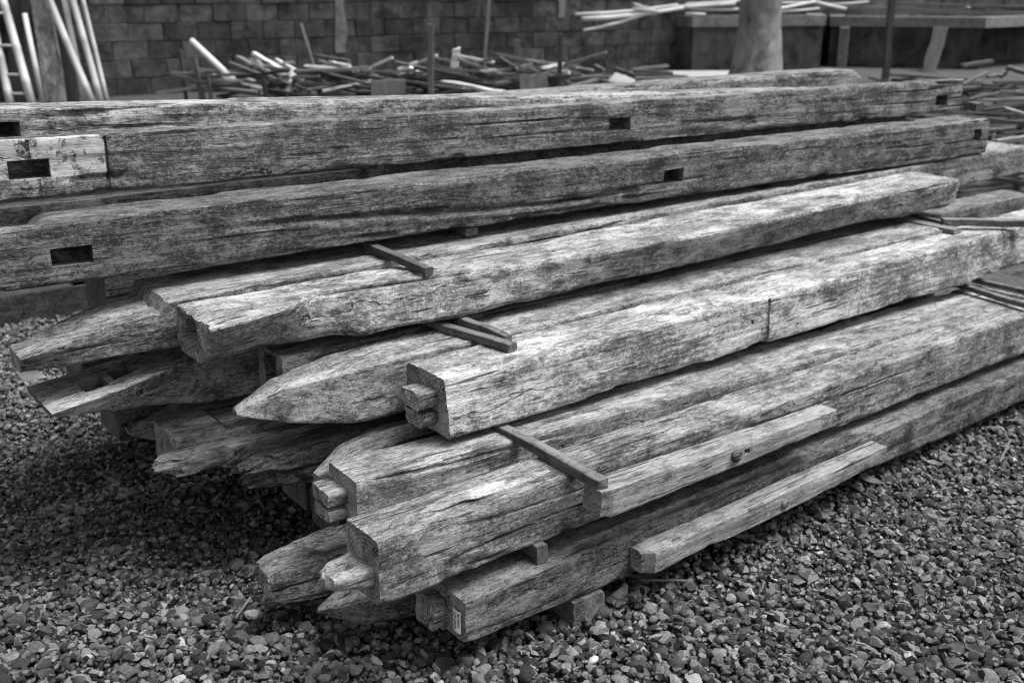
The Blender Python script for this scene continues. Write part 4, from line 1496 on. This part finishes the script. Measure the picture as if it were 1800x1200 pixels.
timber('dark timber end with an open slot mortise between the pointed beam and the shaded one', 1.225, 2.755, .49, 4.2, .17, .17, mats=(M_DARK, M_END), dx=.015,
       holes=[('L', .28, .72, .04, .93, .09)], wear=.006)
timber('timber with two mortises in its low tongue, lying under the tapered grey tail', .61, 2.98, .475, 4.6, .21, .185, mats=(M_WOOD, M_ENDD), holemat=1, dx=.011, dc=.0065, wear=.006,  # dark mortise lining paints in the darkness seen through the holes
       keys=[(0, -.085, -.075, .175, .098, .112), (.2, -.06, -.03, .19, .055, .130), (.36, -.02, .02, .20, .02, .15), (.48, .0, .0, .20, 0, .18), (.65, .02, .0, .21, 0, .185), (4.6, .02, 0, .21, 0, .185)],
       holes=[('T', .115, .185, .26, .62, .05), ('T', .205, .27, .34, .70, .055)])
lath('front dark lath of a pair lying on the pointed and split tenon beams', 1.80, 2.395, 1.70, 2.92, .660, .664, .034, .024)
lath('thicker dark lath right behind the other on the split tenon beam', 1.825, 2.45, 1.79, 2.95, .656, .656, .028, .038)
lath('long dark lath lying on the beams at the right edge', 4.36, 2.60, 4.95, 2.10, .668, .668, .04, .03)
lath('thin dark lath leading to the long one at the right edge', 4.42, 2.80, 4.36, 2.56, .665, .668, .022, .016)
lath('flat grey board end under the far end of the rounded log', 4.32, 2.5, 4.3, 3.2, .652, .66, .06, .02, M_STEM)

# course 3
timber('big rounded half log with a hollow rotten end at left', .985, 2.671, .697, 3.62, .237, .134, yaw=.07, tilt=.21, mats=(M_PALE, M_END), dx=.011, dc=.005, rnd=.02,
       wear=.02, crack=.010, grain=.003, lump=.009, bow=.004, endrough=.008,
       keys=[(0, -.035, .075, .255, -.01, .128), (.05, -.045, .085, .25, -.012, .132), (.2, -.01, .10, .24, .0, .134), (.38, .075, .055, .24, 0, .134), (.5, .07, .0, .24, 0, .134), (.8, .03, -.012, .24, 0, .134),
             (1.2, -.02, -.006, .235, 0, .134), (1.75, -.075, .0, .235, 0, .134), (2.3, -.06, .015, .235, 0, .136), (2.9, -.03, .03, .235, .008, .136),
             (3.3, -.03, .02, .235, .0, .138), (3.55, -.02, .02, .24, .002, .138), (3.62, .01, .035, .22, .014, .124)],
       deform=hollow_def)
Cp = timber('grey beam with a long tapered tail reaching out at far left', .565, 2.94, .690, 5.1, .275, .145, tilt=.35, mats=(M_WOOD, M_END), dx=.011, dc=.0065, wear=.008, rnd=.006, crack=.009,
            keys=[(0, .0, .04, .135, .0, .052), (.05, -.005, .03, .15, -.003, .062), (.22, .02, .01, .22, 0, .092), (.37, .0, -.005, .26, 0, .108), (.394, -.01, -.005, .268, 0, .110), (.400, -.01, -.005, .285, 0, .142), (.7, 0, 0, .29, 0, .142), (5.1, 0, 0, .29, 0, .145)],
            deform=cp_def)
# torn scrap of white paper stuck under the tail
V = [(0.0, 0.0, 0.0), (0.055, 0.02, -0.008), (0.075, -0.012, -0.03), (0.02, 0.03, -0.045), (0.012, 0.02, -0.02), (0.04, 0.005, -0.03)]
pt = link('paper_tag', mesh_np('paper_tag', V, [[0, 4, 5, 1], [1, 5, 2], [4, 3, 5], [5, 3, 2]], (M_PAPER,), smooth=True), Cp, 'curled white scrap of paper')
pt.location = (-0.012, 0.045, 0.008)
lath('dark lath lying across the half log and the tailed beam', 1.715, 2.715, 1.70, 3.35, .837, .866, .030, .024)
lath('small dark chock under the notched long beam', 2.10, 3.03, 2.10, 3.3, .853, .868, .05, .028)
lath('flat dark board under the far part of the notched long beam', 4.42, 2.98, 4.5, 3.4, .868, .87, .09, .014)

# course 4 and 5
MUP = dict(dx=.012, dc=.0065, crack=.014, wear=.020, grain=.003)


def b3_def(x, y, z, e, q, end):
    low = sstep(.52, .40, x) * sstep(.18, .45, e)
    z = z - low * 0.07 * sstep(.35, 1, q)
    # long torn check running down the front face
    yc = .46 + .18 * np.sin(x * 2.1 + 0.4) + .1 * vnoise(x * 4, x * 0, x * 0)
    gate = sstep(1.0, 1.25, x) * sstep(2.75, 2.4, x)
    y = y + (e < .001) * gate * 0.016 * np.exp(-((q - yc) / .05) ** 2) - (e < .001) * gate * .005 * np.exp(-((q - yc + .12) / .09) ** 2)
    return x, y, z


timber('long lichen-specked beam with three mortises, lying just in front of the limed one', .22, 3.071, .899, 5.01, .202, .174, yaw=1.63, tilt=-.34,
       mats=(M_LICHEN, M_END), lump=.004, deform=b3_def,
       holes=[('F', .482, .594, .30, .60, .07), ('F', 2.773, 2.88, .34, .66, .09), ('F', 4.88, 4.945, .40, .74, .10)], **MUP)
o_ = timber('long mottled beam with a limed pale end and three mortises, on top of the stack', .19, 3.276, 1.114, 5.40, .081, .171, yaw=-.42, tilt=-.97,
            mats=(M_LIMED, M_END), holes=[('F', .48, .595, .33, .65, .055), ('F', 2.78, 2.90, .30, .62, .055), ('F', 5.147, 5.262, .21, .54, .055),
                                          ('F', .752, .763, .02, .98, .006), ('F', .535, .545, .66, .98, .003), ('F', .555, .565, .02, .32, .003)], **MUP)
timber('cracked dark beam with a bleached top edge, an open mortise at far left', .23, 3.455, 1.205, 4.45, .188, .161, yaw=1.8, tilt=-2.22,
       mats=(M_WOOD, M_END), holes=[('F', .38, .522, .46, .76, .15)], **MUP)
timber('rearmost weathered beam with a rounded far end, just below the tree trunk', 2.6, 3.86, 1.075, 2.75, .19, .15, yaw=2.0, tilt=.2, mats=MIDM, dx=.016, dc=.008, rnd=.02, wear=.02,
       keys=[(0, 0, 0, .19, 0, .15), (2.5, 0, 0, .19, 0, .15), (2.65, .01, .01, .18, .01, .145), (2.75, .04, .05, .15, .04, .11)])
lath('small dark chock between the far ends of the two long mortised beams', 5.50, 3.15, 5.50, 3.22, 1.045, 1.045, .07, .04, M_SCRAPD)
lath('dark lath hidden between the two long mortised beams', 1.9, 3.31, 1.9, 3.6, 1.068, 1.072, .03, .025)

# pegged cleats on the fronts of the two lowest beams
P1_ = timber('pegged plank fixed high on the front beam, its near end cut square', 1.715, 1.878, .347, 1.04, .088, .082, yaw=-1.86, tilt=-1.1, name='pegged_plank', cat='plank', group='pegged planks on the front beams',
             mats=(M_CLEAT, M_END), dx=.010, dc=.005, wear=.006, crack=.004, rnd=.003, bow=.002,
             keys=[(0, .012, .014, .085, .003, .078), (.03, .0, .0, .085, 0, .082), (1.04, .01, .01, .085, .01, .064)], holes=[('F', .575, .60, .42, .68, .025)])


def peg_mesh(r, l, m):
    V, F = [], []
    k = 12
    for (yy, rr) in ((.03, r), (-l * .8, r * .98), (-l, r * .8), (-l, 0.001)):
        for a in range(k):
            t = 2 * math.pi * a / k
            q = 1 + .08 * math.sin(3 * t)
            V.append((math.cos(t) * rr * q, yy, math.sin(t) * rr * q))
    for i in range(3):
        for a in range(k):
            b = (a + 1) % k
            F.append([i * k + a, i * k + b, (i + 1) * k + b, (i + 1) * k + a])
    return mesh_np('peg', V, F, (m,))


q = link('peg', peg_mesh(.021, .012, M_DARK), P1_, 'dark round wooden peg')
q.location = (.535, .006, .044)
P2_ = timber('pegged plank low on the lowest front beam with a bright crumbly top edge', 1.875, 1.868, .120, 1.15, .070, .072, yaw=-1.29, tilt=.8, name='pegged_plank', cat='plank', group='pegged planks on the front beams',
             mats=(M_CLEAT, M_END), dx=.010, dc=.005, wear=.012, crack=.004, grain=.003, rnd=.003, bow=.002,
             keys=[(0, .03, .02, .07, .004, .070), (.03, .0, .0, .07, 0, .072), (1.15, .004, .004, .07, .006, .064)])
q = link('peg', peg_mesh(.016, .010, M_WOOD), P2_, 'small worn peg')
q.location = (.60, .005, .030)

# ------------------------------------------------------------------ litter
rl = np.random.default_rng(77)


def leaf(p, L, lab, rz, m=M_LEAF):
    n = 7
    V, F = [], []
    for i in range(n):
        t = i / (n - 1)
        w = L * .2 * math.sin(math.pi * min(1, t * .96 + .02)) ** .8
        c = .12 * L * (t - .5) ** 2 * 4
        for s_ in (-1, 0, 1):
            V.append((t * L - L / 2, s_ * w, c + abs(s_) * w * .35 + rl.normal(0, .0008)))
        if i:
            b = (i - 1) * 3
            F += [[b, b + 1, b + 4, b + 3], [b + 1, b + 2, b + 5, b + 4]]
    o = link('dry_leaf', mesh_np('dry_leaf', V, F, (m,)), None, lab, 'leaf', 'fallen dry leaves')
    o.location = p
    o.rotation_euler = (rl.normal(0, .25), rl.normal(0, .25), rz)


for (px, py, z, L, lab, rz) in [(806, 838, .452, .07, 'dark curled leaf lying between the two front tenoned beams', .9),
                                (1530, 845, .03, .10, 'dry leaf on the gravel beside the far end of the bright topped plank', 2.2),
                                (1505, 832, .03, .09, 'second dry leaf on the gravel close by the bright topped plank', .3),
                                (1300, 945, .03, .09, 'grey leaf on the gravel below the bright topped plank', .2),
                                (1775, 742, .03, .10, 'dry leaf on the gravel near the right edge', .7),
                                (1745, 735, .03, .09, 'pale leaf on the gravel left of the one at the right edge', 2.6),
                                (178, 738, .04, .05, 'pale torn leaf on the gravel at left below the mortised tongue', .5),
                                (1130, 1018, .03, .12, 'long grey leaf under the low pegged plank', .1),
                                (975, 1150, .03, .05, 'curled pale leaf at the bottom of the picture', 1.0)]:
    leaf(on(px, py, z), L, lab, rz)
TW = 'twigs on the gravel'
for (x0, y0, x1, y1, lab) in [(1775, 775, 1758, 812, 'pale twig on the gravel at right'), (450, 862, 462, 890, 'thin twig below the rounded broken end'),
                              (1120, 1018, 1205, 1020, 'grey stick lying below the low pegged plank'), (1490, 850, 1540, 880, 'dark twig below the far end of the bright topped plank'),
                              (1565, 815, 1600, 885, 'dark twig slanting on the gravel at right'), (415, 1085, 440, 1050, 'dark splinter beside the pale rounded stone')]:
    bar_between('twig', on(x0, y0, .034), on(x1, y1, .036), .007, .005, M_SCRAP if 'pale' in lab or 'grey' in lab else M_SCRAPD, lab, 'twig', TW, 0, .5)


def chips(name, label, pts, lo, hi, m):
    V, F = [], []
    for p in pts:
        l, w = rl.uniform(lo, hi), rl.uniform(lo, hi) * .35
        a = rl.uniform(0, 3.14)
        ca, sa = math.cos(a), math.sin(a)
        b = len(V)
        t = .003
        for (xx, yy, zz) in ((-l, -w, 0), (l, -w * .6, 0), (l * .8, w, 0), (-l * .9, w * .7, 0), (-l, -w, t), (l, -w * .6, t * 1.5), (l * .8, w, t), (-l * .9, w * .7, t)):
            V.append((p[0] + xx * ca - yy * sa, p[1] + xx * sa + yy * ca, p[2] + zz + rl.normal(0, .0015)))
        F += [[b + 4, b + 5, b + 6, b + 7], [b, b + 1, b + 5, b + 4], [b + 1, b + 2, b + 6, b + 5], [b + 2, b + 3, b + 7, b + 6], [b + 3, b, b + 4, b + 7]]
    link(name, mesh_np(name, V, F, (m,), smooth=False), None, label, kind='stuff')


pts = []
for _ in range(300):
    px, py = rl.uniform(60, 1790), rl.uniform(720, 1195)
    P = on(px, py, .032)
    s, v = P @ D0, P @ B0
    if v > 1.85 and s > 0.9:
        continue
    pts.append(P)
chips('wood_chips', 'small pale wood chips scattered over the gravel', pts, .005, .016, M_SCRAP)
pts = []
for _ in range(260):
    s, v = rl.uniform(5.0, 7.6), rl.uniform(2.2, 3.3)
    P = SV(s, v, 0)
    P[2] = float(ground_z(P[0], P[1])) + .01
    pts.append(P)
chips('sawdust_chips', 'pale chips and debris on the ground beyond the far beam ends', pts, .01, .05, M_SCRAP)
